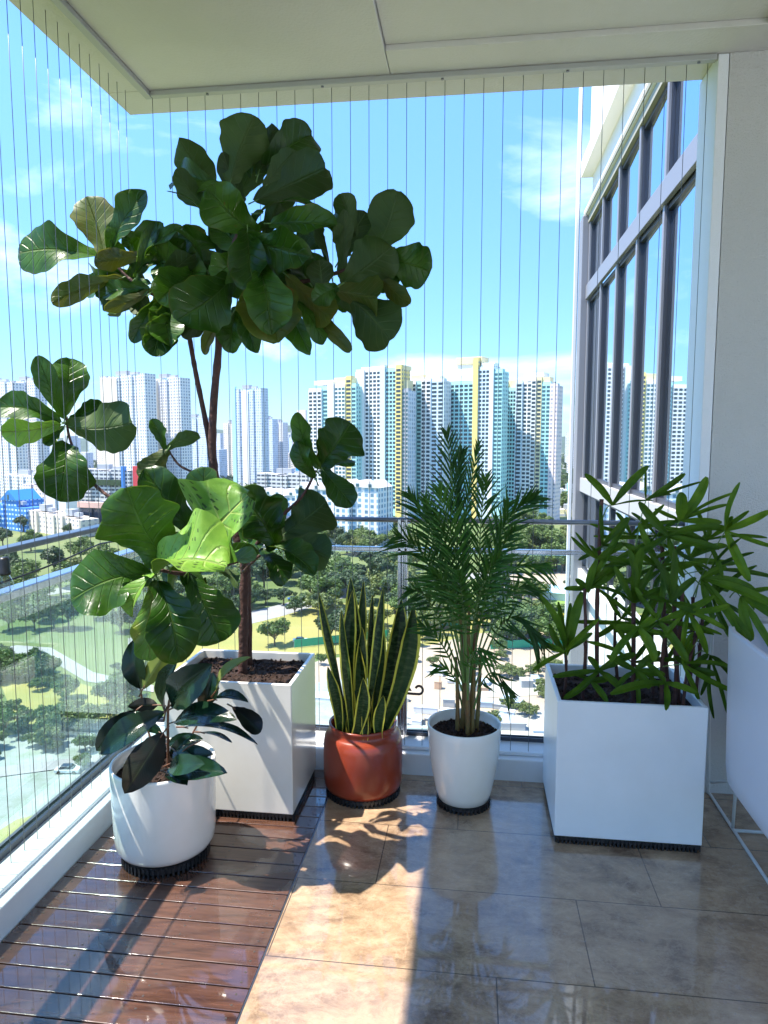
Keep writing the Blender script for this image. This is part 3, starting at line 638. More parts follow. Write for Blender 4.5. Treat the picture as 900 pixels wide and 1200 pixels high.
for i,(bx,by,tx,ty,w,Y0,Y1,roll,sb) in enumerate(SB):
    a=at(bx,by,Y0); a.z=.235; b=at(tx,ty,Y1)
    o=MB(); leaf(o,a,b,w/820*2.7*1.12,camn(a,b,R(roll)),'blade',curl=.02,fold=.30,wave=.05,nu=8,nv=24,th=.003,mi=(0,0),seed=i,side_bend=sb,twist=random.uniform(-1.3,1.3),edgevar=.03)
    o.build('leaf',[snake],sn,smooth=True)

# ================================================================== ARECA PALM
pcx,pcy=-.022,2.70
pl=empty('potted_areca_palm',(pcx,pcy,.02),'bushy areca palm with feathery fronds in a small tapered white pot','potted plant')
o=MB(); o.lathe([(0,.024),(.095,.024),(.102,.028),(.112,.06),(.128,.14),(.139,.22),(.145,.30),(.147,.325),(.145,.332),(.140,.331),(.138,.32),(.130,.28),(0,.275)],pcx,pcy,72); o.build('pot',white_gloss,pl,smooth=True)
soil(pl,pcx-.136,pcx+.136,pcy-.136,pcy+.136,.292,True)
tray_round(pcx,pcy,.104,'black tray under the small tapered white pot of the palm',.024)
for i,(bx,tx,ty,dy) in enumerate(((536,534,770,0),(541,545,740,.02),(548,550,700,-.03),(553,556,730,-.01),(545,538,700,.05),(558,563,760,.03),(550,562,680,.06))):
    a=at(bx,866,pcy+dy); a.z=.28; b=at(tx,ty,pcy+dy)
    o=MB(); q=path([a,(a+b)/2+Vector((random.uniform(-.006,.006),0,0)),b],8); o.tube(q,[r*(1.12 if k%4==0 else 1) for k,r in enumerate(taper(len(q),.0095,.0055))],9); o.build('cane',palmcane,pl,smooth=True)
def frond(pts,n,Lm,wl=.011,drop=.25,spread=1.05,hint=None,bare=.3):
    q=path(pts,10); o=MB(); o.tube(q,taper(len(q),.0042,.0012),6,mi=1)
    m=len(q)-1
    for k in range(n):
        t=bare+(1-bare)*(k+.5)/n; x=t*m; i=int(min(x,m-1)); f_=x-i; p=q[i].lerp(q[i+1],f_); tg=(q[min(i+1,m)]-q[i]).normalized()
        hv=hint if hint is not None else (EYE-p).normalized()
        s=tg.cross(hv).normalized(); up=s.cross(tg)
        l=Lm*(.55+.45*math.sin(math.pi*min(1,(k+1)/(n*.62))*.5) if k<n*.6 else 1-.75*((k/n)-.6)/.4)
        for sg in (-1,1):
            ang=spread*(1-.55*t)+random.uniform(-.10,.10)
            d=(tg*math.cos(ang)+s*sg*math.sin(ang)+up*random.uniform(-.12,.3)).normalized()
            e=p+d*l*random.uniform(.85,1.08)-Vector((0,0,1))*drop*l*random.uniform(.5,1.2)
            nn=(up+s*-sg*.5+Vector((0,0,.3))).normalized()
            leaf(o,p,e,wl*random.uniform(.85,1.15),nn,'lance',curl=drop*.35,fold=.25,wave=0,nu=2,nv=6,th=.0005,mi=(0,0),seed=k)
    o.build('frond',[palmleaf,petm],pl,smooth=True)
def FP(l,d=0): return [at(a,b,c) for a,b,c in l]
FR=[([(547,800,2.70),(538,690,2.70),(530,600,2.68),(522,508,2.66)],26,.21,.12,.9),
 ([(550,800,2.70),(566,700,2.68),(600,615,2.62),(632,583,2.58)],24,.20,.16,.8),
 ([(545,800,2.72),(522,705,2.76),(495,625,2.8),(474,580,2.82)],22,.20,.2,.9),
 ([(543,800,2.70),(515,710,2.66),(485,650,2.62),(452,628,2.58)],20,.19,.3,1.),
 ([(552,800,2.7),(578,720,2.66),(610,668,2.62),(655,660,2.58)],20,.17,.5,1.),
 ([(556,810,2.7),(585,745,2.64),(615,722,2.6),(648,742,2.56)],18,.16,.6,1.),
 ([(541,810,2.7),(522,770,2.66),(503,745,2.62),(484,732,2.6)],12,.13,.2,.9),
 ([(557,830,2.68),(568,800,2.64),(585,788,2.6),(606,806,2.56)],10,.11,.6,.9),
 ([(546,790,2.68),(540,705,2.6),(528,640,2.54),(512,575,2.5)],24,.20,.15,.9),
 ([(549,790,2.7),(562,690,2.62),(566,620,2.56),(570,560,2.52)],22,.18,.15,.9),
 ([(544,790,2.72),(518,700,2.66),(502,640,2.62),(494,585,2.6)],22,.18,.2,.9),
 ([(551,790,2.74),(572,700,2.78),(588,640,2.82),(600,590,2.84)],20,.18,.2,.9),
 ([(541,800,2.7),(512,735,2.62),(490,700,2.56),(468,690,2.52)],16,.16,.4,1.),
 ([(546,780,2.74),(540,680,2.8),(548,590,2.82),(562,522,2.84)],20,.15,.15,.7),
 ([(548,800,2.66),(556,730,2.56),(572,680,2.48),(592,650,2.44)],20,.18,.35,.9),
 ([(543,800,2.66),(530,730,2.56),(518,690,2.5),(500,670,2.46)],20,.18,.4,.9),
 ([(547,800,2.66),(545,740,2.56),(540,700,2.48),(536,670,2.44)],18,.17,.4,.9),
 ([(550,800,2.72),(590,720,2.76),(618,690,2.8),(640,690,2.84)],16,.15,.4,1.),
 ([(541,830,2.72),(532,800,2.7),(520,785,2.68),(506,782,2.66)],8,.10,.2,.9),
 ([(548,820,2.62),(550,780,2.56),(562,760,2.5),(580,765,2.46)],12,.13,.5,.9),
 ([(545,800,2.68),(534,720,2.6),(522,650,2.55),(500,600,2.5)],20,.18,.3,.9),
 ([(550,800,2.68),(566,730,2.6),(585,660,2.55),(612,620,2.5)],20,.18,.3,.9),
 ([(547,780,2.7),(543,660,2.7),(532,580,2.7),(540,530,2.72)],20,.16,.15,.7)]
for pts,n,l,dr,sp in FR: pts=[(548+(x_-548)*(.92 if y_<600 else .84),y_,Y_c) for x_,y_,Y_c in pts]; frond(FP(pts),n,l*.9,.0086,dr*1.25,sp*.84)

# ================================================================== RHAPIS PALM
hx0,hx1,hy0,hy1=.306,.814,2.445,2.872
rh=empty('potted_lady_palm',((hx0+hx1)/2,(hy0+hy1)/2,.03),'lady palm with fans of blunt leaflets in a square white planter by the column','potted plant')
box_planter(rh,hx0,hx1,hy0,hy1,.03,.532,white_matt)
soil(rh,hx0+.014,hx1-.014,hy0+.014,hy1-.014,.49)
tray_box(hx0+.008,hx1-.004,hy0+.008,hy1-.008,'black ribbed tray under the square planter of the lady palm')
CN=[(700,815,705,585,2.62,.0075),(683,812,685,690,2.6,.006),(742,820,742,655,2.58,.0078),(783,822,776,640,2.62,.0085),(796,820,790,640,2.60,.008),(790,822,800,690,2.56,.007),(806,818,812,700,2.66,.007),
    (765,820,768,680,2.68,.006),(815,815,826,690,2.6,.006),(776,822,782,720,2.54,.0065),(660,800,662,760,2.6,.005),(800,822,818,735,2.52,.0055),(725,815,722,700,2.72,.006)]
for bx,by,tx,ty,Y,r in CN:
    a=at(bx,by,Y); a.z=.47; b=at(tx,ty,Y+random.uniform(-.03,.03)); q=path([a,(a+b)/2+Vector((random.uniform(-.01,.01),0,0)),b],9)
    o=MB(); o.tube(q,[x*(1.15 if k%3==0 else 1) for k,x in enumerate(taper(len(q),r*1.1,r*.9))],9)
    for k in range(0,len(q)-1,3):   # fibrous sheaths
        d=(q[k+1]-q[k]).normalized(); an=random.random()*6; s=Vector((math.cos(an),math.sin(an),.2))
        o.tube([q[k]+s*r*.8,q[k]+d*.02+s*r*1.7],[.0022,.0006],5)
    o.build('cane',canem,rh,smooth=True)
def fan(root_px,cen,tips,wpx=15,Y0=2.6):
    """root_px (x,y,Y) on a cane, cen (x,y,Y), tips list of (x,y[,dY[,w]])"""
    a=at(*root_px); c=at(*cen); o=MB()
    o.tube(path([a,(a+c)/2+Vector((0,0,.02)),c],6),taper(13,.0026,.0016),6,mi=1)
    for i,t in enumerate(tips):
        dY=t[2] if len(t)>2 else random.uniform(-.08,.04); w=(t[3] if len(t)>3 else wpx)*random.uniform(.48,.66)
        b=at(t[0],t[1],cen[2]+dY); b=c+(b-c)*random.uniform(1.04,1.16); L=(b-c).length
        n=(camn(c,b,R(random.uniform(-35,35)))+Vector((0,0,.55))).normalized()
        leaf(o,c,b,w/820*cen[2],n,'strap',curl=random.uniform(-.01,.09),fold=.22,wave=.03,nu=6,nv=12,th=.0008,mi=(0,0),seed=i+cen[0],side_bend=random.uniform(-.06,.06),twist=random.uniform(-.4,.4),edgevar=.03)
    o.build('leaf_fan',[rhtop,petm],rh,smooth=True)
FN=[((705,610,2.62),(718,592,2.6),[(689,559,-.02,14),(756,550,-.02,15),(764,587,.03,6)],14),
 ((745,640,2.6),(757,586,2.6),[(757,556,0,6),(800,557,.02,12),(818,566,.03,6),(782,580,.05,9)],10),
 ((776,640,2.62),(783,628,2.58),[(750,590,-.04,18),(850,620,0,16),(838,642,-.05,18),(800,672,-.05,15),(745,655,-.02,14)],16),
 ((788,640,2.6),(797,610,2.6),[(798,580,-.02,22),(826,563,0,20),(856,580,.02,7),(848,593,.02,10),(840,612,0,14),(770,598,.03,12)],16),
 ((812,700,2.66),(850,622,2.56),[(866,569,-.02,14),(899,600,-.04,16),(904,640,-.03,14),(876,676,-.08,16),(858,606,.0,10)],15),
 ((815,700,2.6),(822,678,2.56),[(903,708,-.06,16),(876,746,-.08,22),(888,786,-.1,13),(850,665,0,14),(880,690,0,14),(835,725,-.04,14)],17),
 ((785,735,2.56),(772,728,2.52),[(802,770,-.06,18),(829,702,-.02,16),(838,742,-.02,10),(745,690,0,12),(745,745,0,14)],16),
 ((742,700,2.58),(742,706,2.54),[(752,645,-.02,17),(738,650,0,16),(722,668,0,13),(700,690,0,12),(765,665,0,14),(775,690,.02,13)],16),
 ((742,740,2.58),(748,735,2.52),[(718,772,-.04,14),(765,770,-.04,18),(770,720,0,14),(725,735,.02,12),(790,750,0,14)],15),
 ((662,765,2.6),(664,768,2.58),[(634,700,-.03,14),(655,708,0,12),(680,700,.02,22),(668,715,.03,12),(646,735,.02,12)],15),
 ((664,768,2.58),(662,764,2.54),[(697,730,-.06,12),(690,745,.0,14),(628,784,-.06,14),(640,755,.02,12)],15),
 ((684,700,2.6),(700,655,2.58),[(671,630,-.02,9),(678,628,0,8),(692,640,.02,8),(690,690,0,13),(745,665,.0,14),(728,640,0,14)],13),
 ((686,700,2.6),(690,690,2.6),[(676,680,0,12),(735,612,.0,13),(755,640,.0,14),(720,668,0,15),(665,690,-.02,11)],14),
 ((704,640,2.62),(706,640,2.6),[(732,610,-.02,13),(704,598,0,8),(680,655,0,10),(742,640,.02,10)],12),
 ((812,770,2.6),(832,768,2.56),[(822,812,-.02,8),(836,832,-.03,8),(850,828,-.03,8),(864,810,-.04,9),(845,775,0,7),(858,785,-.02,10)],8),
 ((806,790,2.6),(806,785,2.54),[(828,768,0,14),(835,790,-.03,16),(812,760,0,13),(790,770,0,14)],14),
 ((778,800,2.56),(780,800,2.50),[(722,812,-.08,15),(780,829,-.09,13),(815,812,-.04,12),(760,780,0,14)],15),
 ((700,790,2.6),(702,786,2.56),[(655,792,-.04,14),(672,812,-.08,13),(720,780,0,15),(740,768,0,14),(690,770,0,12),(728,808,-.05,14)],14),
 ((690,800,2.6),(692,798,2.56),[(662,818,-.08,12),(710,820,-.07,14),(672,790,0,13),(712,795,0,12)],14),
 ((742,790,2.58),(745,786,2.54),[(715,770,0,14),(772,765,0,16),(760,805,-.05,14),(725,805,-.05,14),(775,790,-.02,14)],15),
 ((855,700,2.6),(868,700,2.55),[(905,722,-.02,16),(905,760,-.06,18),(880,745,-.05,20),(872,730,-.03,18),(902,690,0,14)],17),
 ((800,700,2.56),(806,716,2.5),[(845,735,0,13),(826,760,0,14),(800,760,0,12),(850,710,0,13),(780,745,0,12)],14),
 ((776,660,2.62),(775,668,2.6),[(735,640,0,14),(752,620,0,14),(800,640,0,14),(812,660,0,14),(745,690,0,14),(795,700,0,14)],14),
 ((800,660,2.6),(808,655,2.64),[(850,640,.02,14),(856,660,.02,14),(830,625,.02,13),(850,690,.02,14),(795,625,0,13)],14),
 ((768,690,2.68),(765,700,2.7),[(735,680,0,13),(750,740,0,13),(790,720,0,13),(780,670,0,13)],13),
 ((722,720,2.72),(728,725,2.7),[(700,745,0,12),(745,700,0,12),(755,735,0,12),(712,700,0,11)],12),
 ((826,700,2.6),(835,702,2.62),[(880,668,0,13),(868,720,0,14),(855,745,0,12),(842,670,0,12)],13),
 ((790,700,2.6),(786,706,2.5),[(766,655,0,15),(790,650,0,14),(812,680,0,15),(755,700,0,14),(815,715,0,15)],15)]
for r_,c_,t_,w_ in FN: fan(r_,c_,t_,w_)
rf=random.Random(21)
for k in range(9):
    cx_=rf.uniform(735,835); cy_=rf.uniform(600,790); Yc=rf.uniform(2.5,2.76); base=rf.choice(CN[1:9]); m_=rf.randint(5,7); a0=rf.uniform(0,360); tips=[]
    for j in range(m_):
        an=R(a0+j*rf.uniform(36,52)); l=rf.uniform(42,72); tips.append((cx_+l*math.cos(an)*1.1,cy_-l*math.sin(an)*.75+8,rf.uniform(-.08,.06),rf.uniform(8,11)))
    fan((base[2],min(800,max(cy_+25,base[3])),base[4]),(cx_,cy_,Yc),tips)

# ================================================================== WHITE TUB ON WIRE STAND
tb=empty('tub_on_stand',(1.25,2.3,0),'smooth white tub held in a thin white wire stand at the right edge','planter stand')
tubm=mat('white_tub_shell',(.66,.65,.70),.5,var=.05)
o=MB(); x0=.865; rows=[]
n=40; vs=[];fs=[]
def rr(w,d,rad,n):  # rounded rectangle
    out=[]
    for k in range(n):
        a=2*math.pi*k/n; c_,s_=math.cos(a),math.sin(a); e=.28
        out.append((w/2*math.copysign(abs(c_)**e,c_),d/2*math.copysign(abs(s_)**e,s_)))
    return out
prof_=[(.80,.245),(.94,.25),(.985,.275),(1.,.33),(1.03,.80),(1.03,.81),(.99,.812),(.96,.78),(.94,.40),(.0,.40)]
cxx,cyy,ww,dd=1.225,2.22,.70,.62
for s_,z in prof_:
    for (px_,py_) in rr(ww*s_,dd*s_,.1,n): vs.append((cxx+px_,cyy+py_,z))
for i in range(len(prof_)-1):
    for k in range(n): fs.append((i*n+k,i*n+(k+1)%n,(i+1)*n+(k+1)%n,(i+1)*n+k))
o.add(vs,fs); o.add([vs[k] for k in range(n)],[tuple(reversed(range(n)))]); o.build('tub',tubm,tb,smooth=True)
o=MB(); wr=.006
o.tube(path([(.945,2.84,.75),(.955,2.86,.4),(.975,2.885,.03),(.978,2.86,.008),(.978,2.3,.006),(.978,1.6,.006),(.978,1.55,.03),(.945,1.55,.75)],5),wr,8)
o.tube([(.978,2.62,.008),(.975,2.60,.245)],wr,8); o.tube([(.978,2.87,.06),(1.0,2.52,.245)],wr*.8,8)
o.tube([(.978,1.75,.008),(.975,1.85,.245)],wr,8); o.tube([(1.6,2.84,.75),(1.6,2.86,.01),(1.6,1.6,.01),(1.6,1.55,.75)],wr,8)
o.tube([(.978,1.85,.01),(1.6,1.85,.01)],wr,8); o.tube([(.978,2.6,.01),(1.6,2.6,.01)],wr,8)
o.tube([(.945,2.84,.75),(1.6,2.84,.75)],wr,8); o.tube([(.945,1.55,.75),(1.6,1.55,.75)],wr,8)
o.build('wire_stand',mat('white_wire',(.62,.62,.60),.35),tb,smooth=True)

# ================================================================== WINDOW WING AT THE RIGHT
XW=1.25
wing=empty('window_wing',(XW,6,G),'wing of the building with tall reflecting windows at the right of the view','building')
ys=[8.10,7.32,6.54,5.76,4.98,4.20,3.42]
o=MB(); o.box(XW+.10,XW+5,3.15,8.30,3.86,8.2); o.box(XW+.10,XW+5,3.15,8.30,G,-.2); o.box(XW+.3,XW+5,3.15,8.25,-.2,3.86); o.build('wall',panelw,wing)
# upper storey: slanting soffit fascia and ledges
o=MB(); o.box(XW-.06,XW+.1,3.15,8.34,3.88,3.98); o.box(XW-.10,XW+.1,3.15,8.36,4.35,4.52); o.box(XW+.02,XW+.1,3.15,8.30,3.98,4.35); o.box(XW-.02,XW+.1,3.15,8.3,4.52,7.9); o.build('fascia',panelw,wing)
o=MB(); o.box(XW-.07,XW-.062,3.15,8.34,3.89,3.93); o.box(XW-.04,XW+.08,3.15,8.30,3.80,3.878); o.build('soffit_groove',mat('olive_soffit',(.34,.33,.27),.6),wing)
o=MB(); o.box(XW-.05,XW+.1,3.15,8.32,.87,1.02); o.build('transom_band',mat('grey_transom',(.42,.42,.43),.6),wing)
o=MB(); o.box(XW-.045,XW+.1,3.15,8.32,-.22,-.02); o.box(XW+.0,XW+.1,3.15,6.6,-.02,.12); o.build('sill',panelw,wing)
for i in range(len(ys)-1):
    a,b_=ys[i+1],ys[i]
    for (z0,z1) in ((3.13,3.80),(1.02,2.98),(-.02,.87)):
        f=MB(); t=.045
        f.box(XW-.008,XW+.03,a,a+t,z0,z1); f.box(XW-.008,XW+.03,b_-t*.5,b_-.001,z0,z1); f.box(XW-.007,XW+.028,a+t,b_-t*.5,z0,z0+t*.8); f.box(XW-.007,XW+.028,a+t,b_-t*.5,z1-t*.8,z1)
        w=f.build('window',framed,wing,bevel=.004)
        p=MB(); M_=Matrix.Translation((XW+.010,(a+b_)/2,(z0+z1)/2))@Matrix.Rotation(R(-1.2),4,'Z')
        p.box(-.003,.003,-(b_-a)/2+.035,(b_-a)/2-.03,-(z1-z0)/2+.03,(z1-z0)/2-.03,0,M_); p.build('pane',winglass,w)
for i,y_ in enumerate(ys):
    o=MB(); o.box(XW-.030,XW-.0085,y_-.022,y_+.022,1.02,3.80); o.build('mullion',framel,wing,bevel=.004)
o=MB(); o.box(XW-.05,XW-.0145,3.2,8.12,2.98,3.13); o.build('transom',framel,wing,bevel=.004)
o=MB(); o.box(XW-.10,XW+.12,8.135,8.34,G,3.88); o.build('corner_pier',framel,wing,bevel=.01)
o=MB(); o.box(XW-.14,XW-.10,8.36,8.42,G,8.2); o.build('corner_trim',wallw,wing)

# ================================================================== GROUND
def ground_mat():
    m=bpy.data.materials.new('park_ground'); m.use_nodes=True; nt=m.node_tree; b=nt.nodes['Principled BSDF']
    tc=N(nt,'ShaderNodeTexCoord'); o=tc.outputs['Object']
    n1=N(nt,'ShaderNodeTexNoise',{'Vector':o,'Scale':.012,'Detail':8.,'Roughness':.6}); n2=N(nt,'ShaderNodeTexNoise',{'Vector':o,'Scale':.25,'Detail':6.,'Roughness':.7})
    c=mixc(nt,M2(nt,'MULTIPLY_ADD',n1.outputs['Fac'],5.,-2.,clamp=True),(.075,.13,.03),(.16,.19,.06))
    c=mixc(nt,M2(nt,'MULTIPLY_ADD',n2.outputs['Fac'],4.,-1.8,clamp=True),c,(.13,.15,.06))
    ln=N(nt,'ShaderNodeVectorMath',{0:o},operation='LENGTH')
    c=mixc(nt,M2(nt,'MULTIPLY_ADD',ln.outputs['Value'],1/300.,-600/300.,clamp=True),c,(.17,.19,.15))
    nt.links.new(c,b.inputs['Base Color']); b.inputs['Roughness'].default_value=.9; return m
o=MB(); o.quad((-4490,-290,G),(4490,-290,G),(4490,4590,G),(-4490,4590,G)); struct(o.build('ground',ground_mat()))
def patch(name,pxs,m,dz=.1,z1=None):
    pts=[fl(x,y,G+dz) for x,y in pxs]; mb=MB(); mb.add(pts,[tuple(range(len(pts)))])
    ob=mb.build(name,m); 
    if ob.data.polygons[0].normal.z<0: ob.data.flip_normals()
    return struct(ob)
drygrass=mat('dry_grass',(.36,.29,.085),.9,var=.35,vscale=.05,var2=(.24,.25,.07)); lawn=mat('bright_lawn',(.22,.33,.07),.9,var=.3,vscale=.08)
sand=mat('bare_earth',(.46,.34,.24),.9,var=.4,vscale=.25,var2=(.33,.29,.24)); asphalt=mat('pale_road',(.36,.34,.34),.85,var=.2,vscale=.2)
concrete=mat('pale_concrete',(.36,.38,.38),.8,var=.4,vscale=.3,var2=(.22,.26,.20)); plot=mat('site_plot',(.36,.36,.34),.9,var=.6,vscale=.35,var2=(.5,.45,.36))
patch('field',[(150,792),(190,738),(290,716),(368,706),(470,708),(580,722),(560,752),(470,760),(380,768),(300,782)],drygrass,.10)
patch('road',[(150,748),(270,722),(330,708),(400,690),(470,678),(600,668),(600,674),(470,686),(405,700),(330,722),(250,742),(150,772)],asphalt,.14)
patch('construction_site',[(300,800),(380,772),(470,764),(560,742),(690,740),(700,900),(500,960),(300,960)],sand,.16)
patch('site_plot',[(560,800),(680,795),(680,812),(560,818)],plot,.24); patch('site_plot',[(560,835),(680,832),(690,865),(550,870)],plot,.24)
patch('site_plot',[(370,800),(440,790),(450,860),(360,870)],concrete,.24)
patch('lawn',[(630,726),(650,700),(700,680),(720,760),(640,745)],lawn,.12)
patch('courtyard',[(575,700),(600,672),(700,668),(700,684),(650,702),(600,712)],sand,.14)
patch('road',[(-60,772),(20,756),(60,759),(110,788),(180,803),(180,811),(100,798),(50,768),(10,765),(-60,784)],asphalt,.15)
patch('path',[(-60,712),(60,690),(140,680),(140,685),(60,697),(-60,722)],asphalt,.15)
patch('pavement',[(-60,870),(40,858),(160,840),(200,850),(200,960),(-60,1100)],concrete,.15)
patch('bare_earth',[(-60,1010),(20,960),(60,950),(40,985),(-60,1060)],drygrass,.25)
patch('road',[(-60,905),(160,880),(160,889),(-60,918)],asphalt,.3)
patch('field',[(0,800),(60,790),(140,815),(140,840),(20,850)],drygrass,.12)
# ------------------------------------------------------------------ haze-blue hills
def hill(px0,px1,pyt,D,name='hills'):
    mb=MB(); n=40; vs=[]
    for i in range(n+1):
        t=i/n; x=at(px0+(px1-px0)*t,515,D).x; h=(at(0,pyt,D).z-G)*math.sin(math.pi*t)**.6*(1+.25*noise.noise(Vector((t*7,D,0))))
        vs+=[(x,D-500,G),(x,D-120,G+h*.7),(x,D,G+h),(x,D+500,G)]
    fs=[(i*4+k,(i+1)*4+k,(i+1)*4+k+1,i*4+k+1) for i in range(n) for k in range(3)]
    mb.add(vs,fs); struct(mb.build(name,mat('wooded_hill',(.05,.09,.06),.9,var=.4,vscale=.01),smooth=True))
hill(190,420,500,3900); hill(560,900,510,3700); hill(-200,200,511,3800)

# ================================================================== BUILDINGS
def faceM(px,D,yaw):
    p=at(px,515,D); return Matrix.Translation((p.x,p.y,0))@Matrix.Rotation(yaw,4,'Z')
def px_to_local(px,M_,):
    """where the sight line of column px meets the local plane y=0"""
    Mi=M_.inverted(); e=Mi@Vector((0,0,0)); d=Mi.to_3x3()@Vector((ray(px,515).x,ray(px,515).y,0)); t=-e.y/d.y; return e.x+d.x*t, (M_@Vector((e.x+d.x*t,0,0)))
def tower(name,label,D,yaw,bays,depth=13,group=None,crown=None,cat='apartment tower'):
    """bays: (px0,px1,ytop,material,columns,setback,window material)"""
    M_=faceM(bays[0][0],D,yaw); base=M_@Vector((0,0,G)); r=empty(name,base,label,cat,group)
    wins=[]
    for (a,b_,yt,m,nc,sb,wm) in bays:
        xa,pa=px_to_local(a,M_); xb,pb=px_to_local(b_,M_)
        zt=H+(515-yt)/824*((pa.y+pb.y)/2)*1.0
        mb=MB(); mb.box(xa,xb-.06,sb,depth,G,zt,0,M_); mb.m[3]=mb.m[5]=1; mb.build('wall',[m,SIDE.get(m.name,m)],r)
        # sloped parapet caps
        mb=MB(); mb.box(xa+.2,xb-.2,sb+.3,sb+5,zt,zt+1.6,0,M_); mb.build('roof_parapet',m,r)
        if nc:
            w=(xb-xa)/nc; nf=int((zt-G-9)/2.9)
            for f_ in range(nf):
                z=zt-2.2-f_*2.9
                for c_ in range(nc):
                    x=xa+w*(c_+.5); wins.append((x,sb,z,w*.72,wm))
    wins.sort(key=lambda w:-w[2])
    me={}
    Mr=M_.to_3x3().to_4x4()
    for i,(x,sb,z,w,wm) in enumerate(wins[:90]):
        key=(round(w,3),wm.name)
        if key not in me:
            t=MB(); t.box(-w/2,w/2,-.08,.05,-.85,.85,0,Mr); ob=t.build('window',wm,None); me[key]=ob.data
        else: ob=bpy.data.objects.new('window',me[key]); C.objects.link(ob)
        ob.parent=r; ob.location=M_@Vector((x,sb,z))-base
    t=MB()
    for x,sb,z,w,wm in wins[90:]: t.box(x-w/2,x+w/2,sb-.08,sb+.05,z-.85,z+.85,0 if wm==bwin else 1,M_)
    if wins[90:]: tag(t.build('window_rows',[bwin,bwin2],r),kind='stuff')
    for (a,b_,y0,y1,m,sb,dp) in (crown or []):
        xa,pa=px_to_local(a,M_); xb,pb=px_to_local(b_,M_); D2=(pa.y+pb.y)/2
        mb=MB(); mb.box(xa,xb,sb,sb+dp,H+(515-y0)/824*D2,H+(515-y1)/824*D2,0,M_); mb.build('roof_crown',m,r)
    return r
yw=R(-24)
SIDE={'tower_white':gw1,'tower_teal':grid_mat('tower_grid_teal',(.42,.72,.72),(.08,.16,.2),3.2,2.9,.5,.5),'tower_pale_blue':gw2,'tower_yellow':grid_mat('tower_grid_yellow',(.80,.64,.22),(.10,.12,.14),3.2,2.9,.45,.5),'tower_grey':gw2}
W_,T2=bwin,bwin2
tower('apartment_tower','white tower with a yellow strip and stepped top, leftmost of the big cluster',520,yw,[(362,377,457,bwhite,3,0,W_),(377,384,455,bteal,1,1.2,T2),(384,392,450,bwhite,0,0,W_),(392,404,452,bwhite,3,.5,T2),(404,411,443,byellow,1,1.2,W_),(411,417,452,bteal,1,.6,T2)],
  crown=[(366,392,450,445,bwhite,3,10),(390,411,452,442,bcream,2,12)])
tower('apartment_tower','tall white tower with dark window rows and a yellow crown, left of the feathery palm',512,yw,[(417,427,436,bwhite,0,0,W_),(427,445,434,bwhite,4,1.,W_),(445,451,431,bpale,0,0,W_),(451,463,434,bteal,3,1.1,W_),(463,470,431,byellow,1,.3,W_),(470,477,458,bgrey,2,1.5,T2)],
  crown=[(421,447,436,430,bwhite,3,8),(446,470,434,429,bcream,3,12),(468,475,460,446,bcream,3,8)])
tower('apartment_tower','white tower with one mint strip standing behind the top palm frond',516,yw,[(477,487,449,bwhite,2,0,W_),(487,493,449,bteal,1,1.,T2),(493,504,446,bwhite,2,.4,W_),(504,519,447,bpale,2,1.,W_)],
  crown=[(479,495,449,440,bcream,3,10),(497,512,446,441,bwhite,3,10)])
tower('apartment_tower','tallest tower of the cluster with teal panels and a yellow corner strip',520,yw,[(519,526,452,bwhite,0,0,W_),(526,553,450,bteal,5,1.,W_),(553,559,424,byellow,0,.2,W_),(559,572,434,bpale,3,1.,W_),(572,577,431,bwhite,0,.3,W_),(577,587,437,bteal,2,1.2,T2)],
  crown=[(521,556,445,424,bwhite,6,12),(530,560,428,420,bcream,5,13),(560,576,434,427,bwhite,4,8),(524,552,450,441,bwhite,2,4)])
tower('apartment_tower','white and teal tower just right of the tallest tower of the cluster',530,yw,[(588,593,452,byellow,1,0,W_),(593,603,458,bteal,3,1.,W_),(603,611,450,bpale,1,.2,W_),(611,621,450,bwhite,2,1.3,W_)],
  crown=[(590,606,456,447,bcream,4,10),(604,618,450,444,bwhite,3,8)])
tower('apartment_tower','cream and teal tower closing the right end of the big cluster',524,yw,[(616,627,447,bwhite,2,0,W_),(627,633,446,bcream,1,.8,W_),(633,643,452,bteal,2,1.2,T2),(643,652,454,gpink,0,.2,W_)],
  crown=[(612,634,447,439,bwhite,3,12),(630,642,452,444,bcream,2,8)])
def block(name,label,D,yaw,px0,px1,yt,m,depth=13,parts=None,cat='building',group=None,flat=bgrey):
    M_=faceM(px0,D,yaw); r=empty(name,M_@Vector((0,0,G)),label,cat,group)
    xa,pa=px_to_local(px0,M_); xb,pb=px_to_local(px1,M_); Dm=(pa.y+pb.y)/2; zt=H+(515-yt)/824*Dm
    nb=max(1,int((xb-xa)/9)); w=(xb-xa)/nb
    mb=MB()
    for i in range(nb): mb.box(xa+i*w,xa+(i+1)*w-.05,(i%2)*1.4,depth,G,zt-(i%3)*.8,0,M_)
    mb.build('wall',m,r)
    mb=MB(); mb.box(xa+(xb-xa)*.3,xa+(xb-xa)*.55,3,8,zt-.02,zt+4,0,M_); mb.box(xa+(xb-xa)*.62,xa+(xb-xa)*.8,3,6,zt-.02,zt+2.2,0,M_); mb.build('roof_house',flat,r)
    for p in (parts or []):
        a,b_,y0,y1,mm,sb=p; a_,_=px_to_local(a,M_); b2,_=px_to_local(b_,M_)
        mb=MB(); mb.box(a_,b2,sb,sb+3,H+(515-y0)/824*Dm,H+(515-y1)/824*Dm,0,M_); mb.build('panel',mm,r)
    return r
block('apartment_tower','pale grid windowed tower at the far left edge behind the drooping fig leaves',640,yw,-26,16,443,gw1,cat='apartment tower')
block('apartment_tower','white tower partly hidden by the lowest left fig leaves',690,yw,14,44,441,gw1,cat='apartment tower')
block('apartment_tower','broad white tower with a beige flank at the left above the rooftops',650,yw,120,172,436,gw1,cat='apartment tower',parts=[(122,140,440,600,gw3,-1.)])
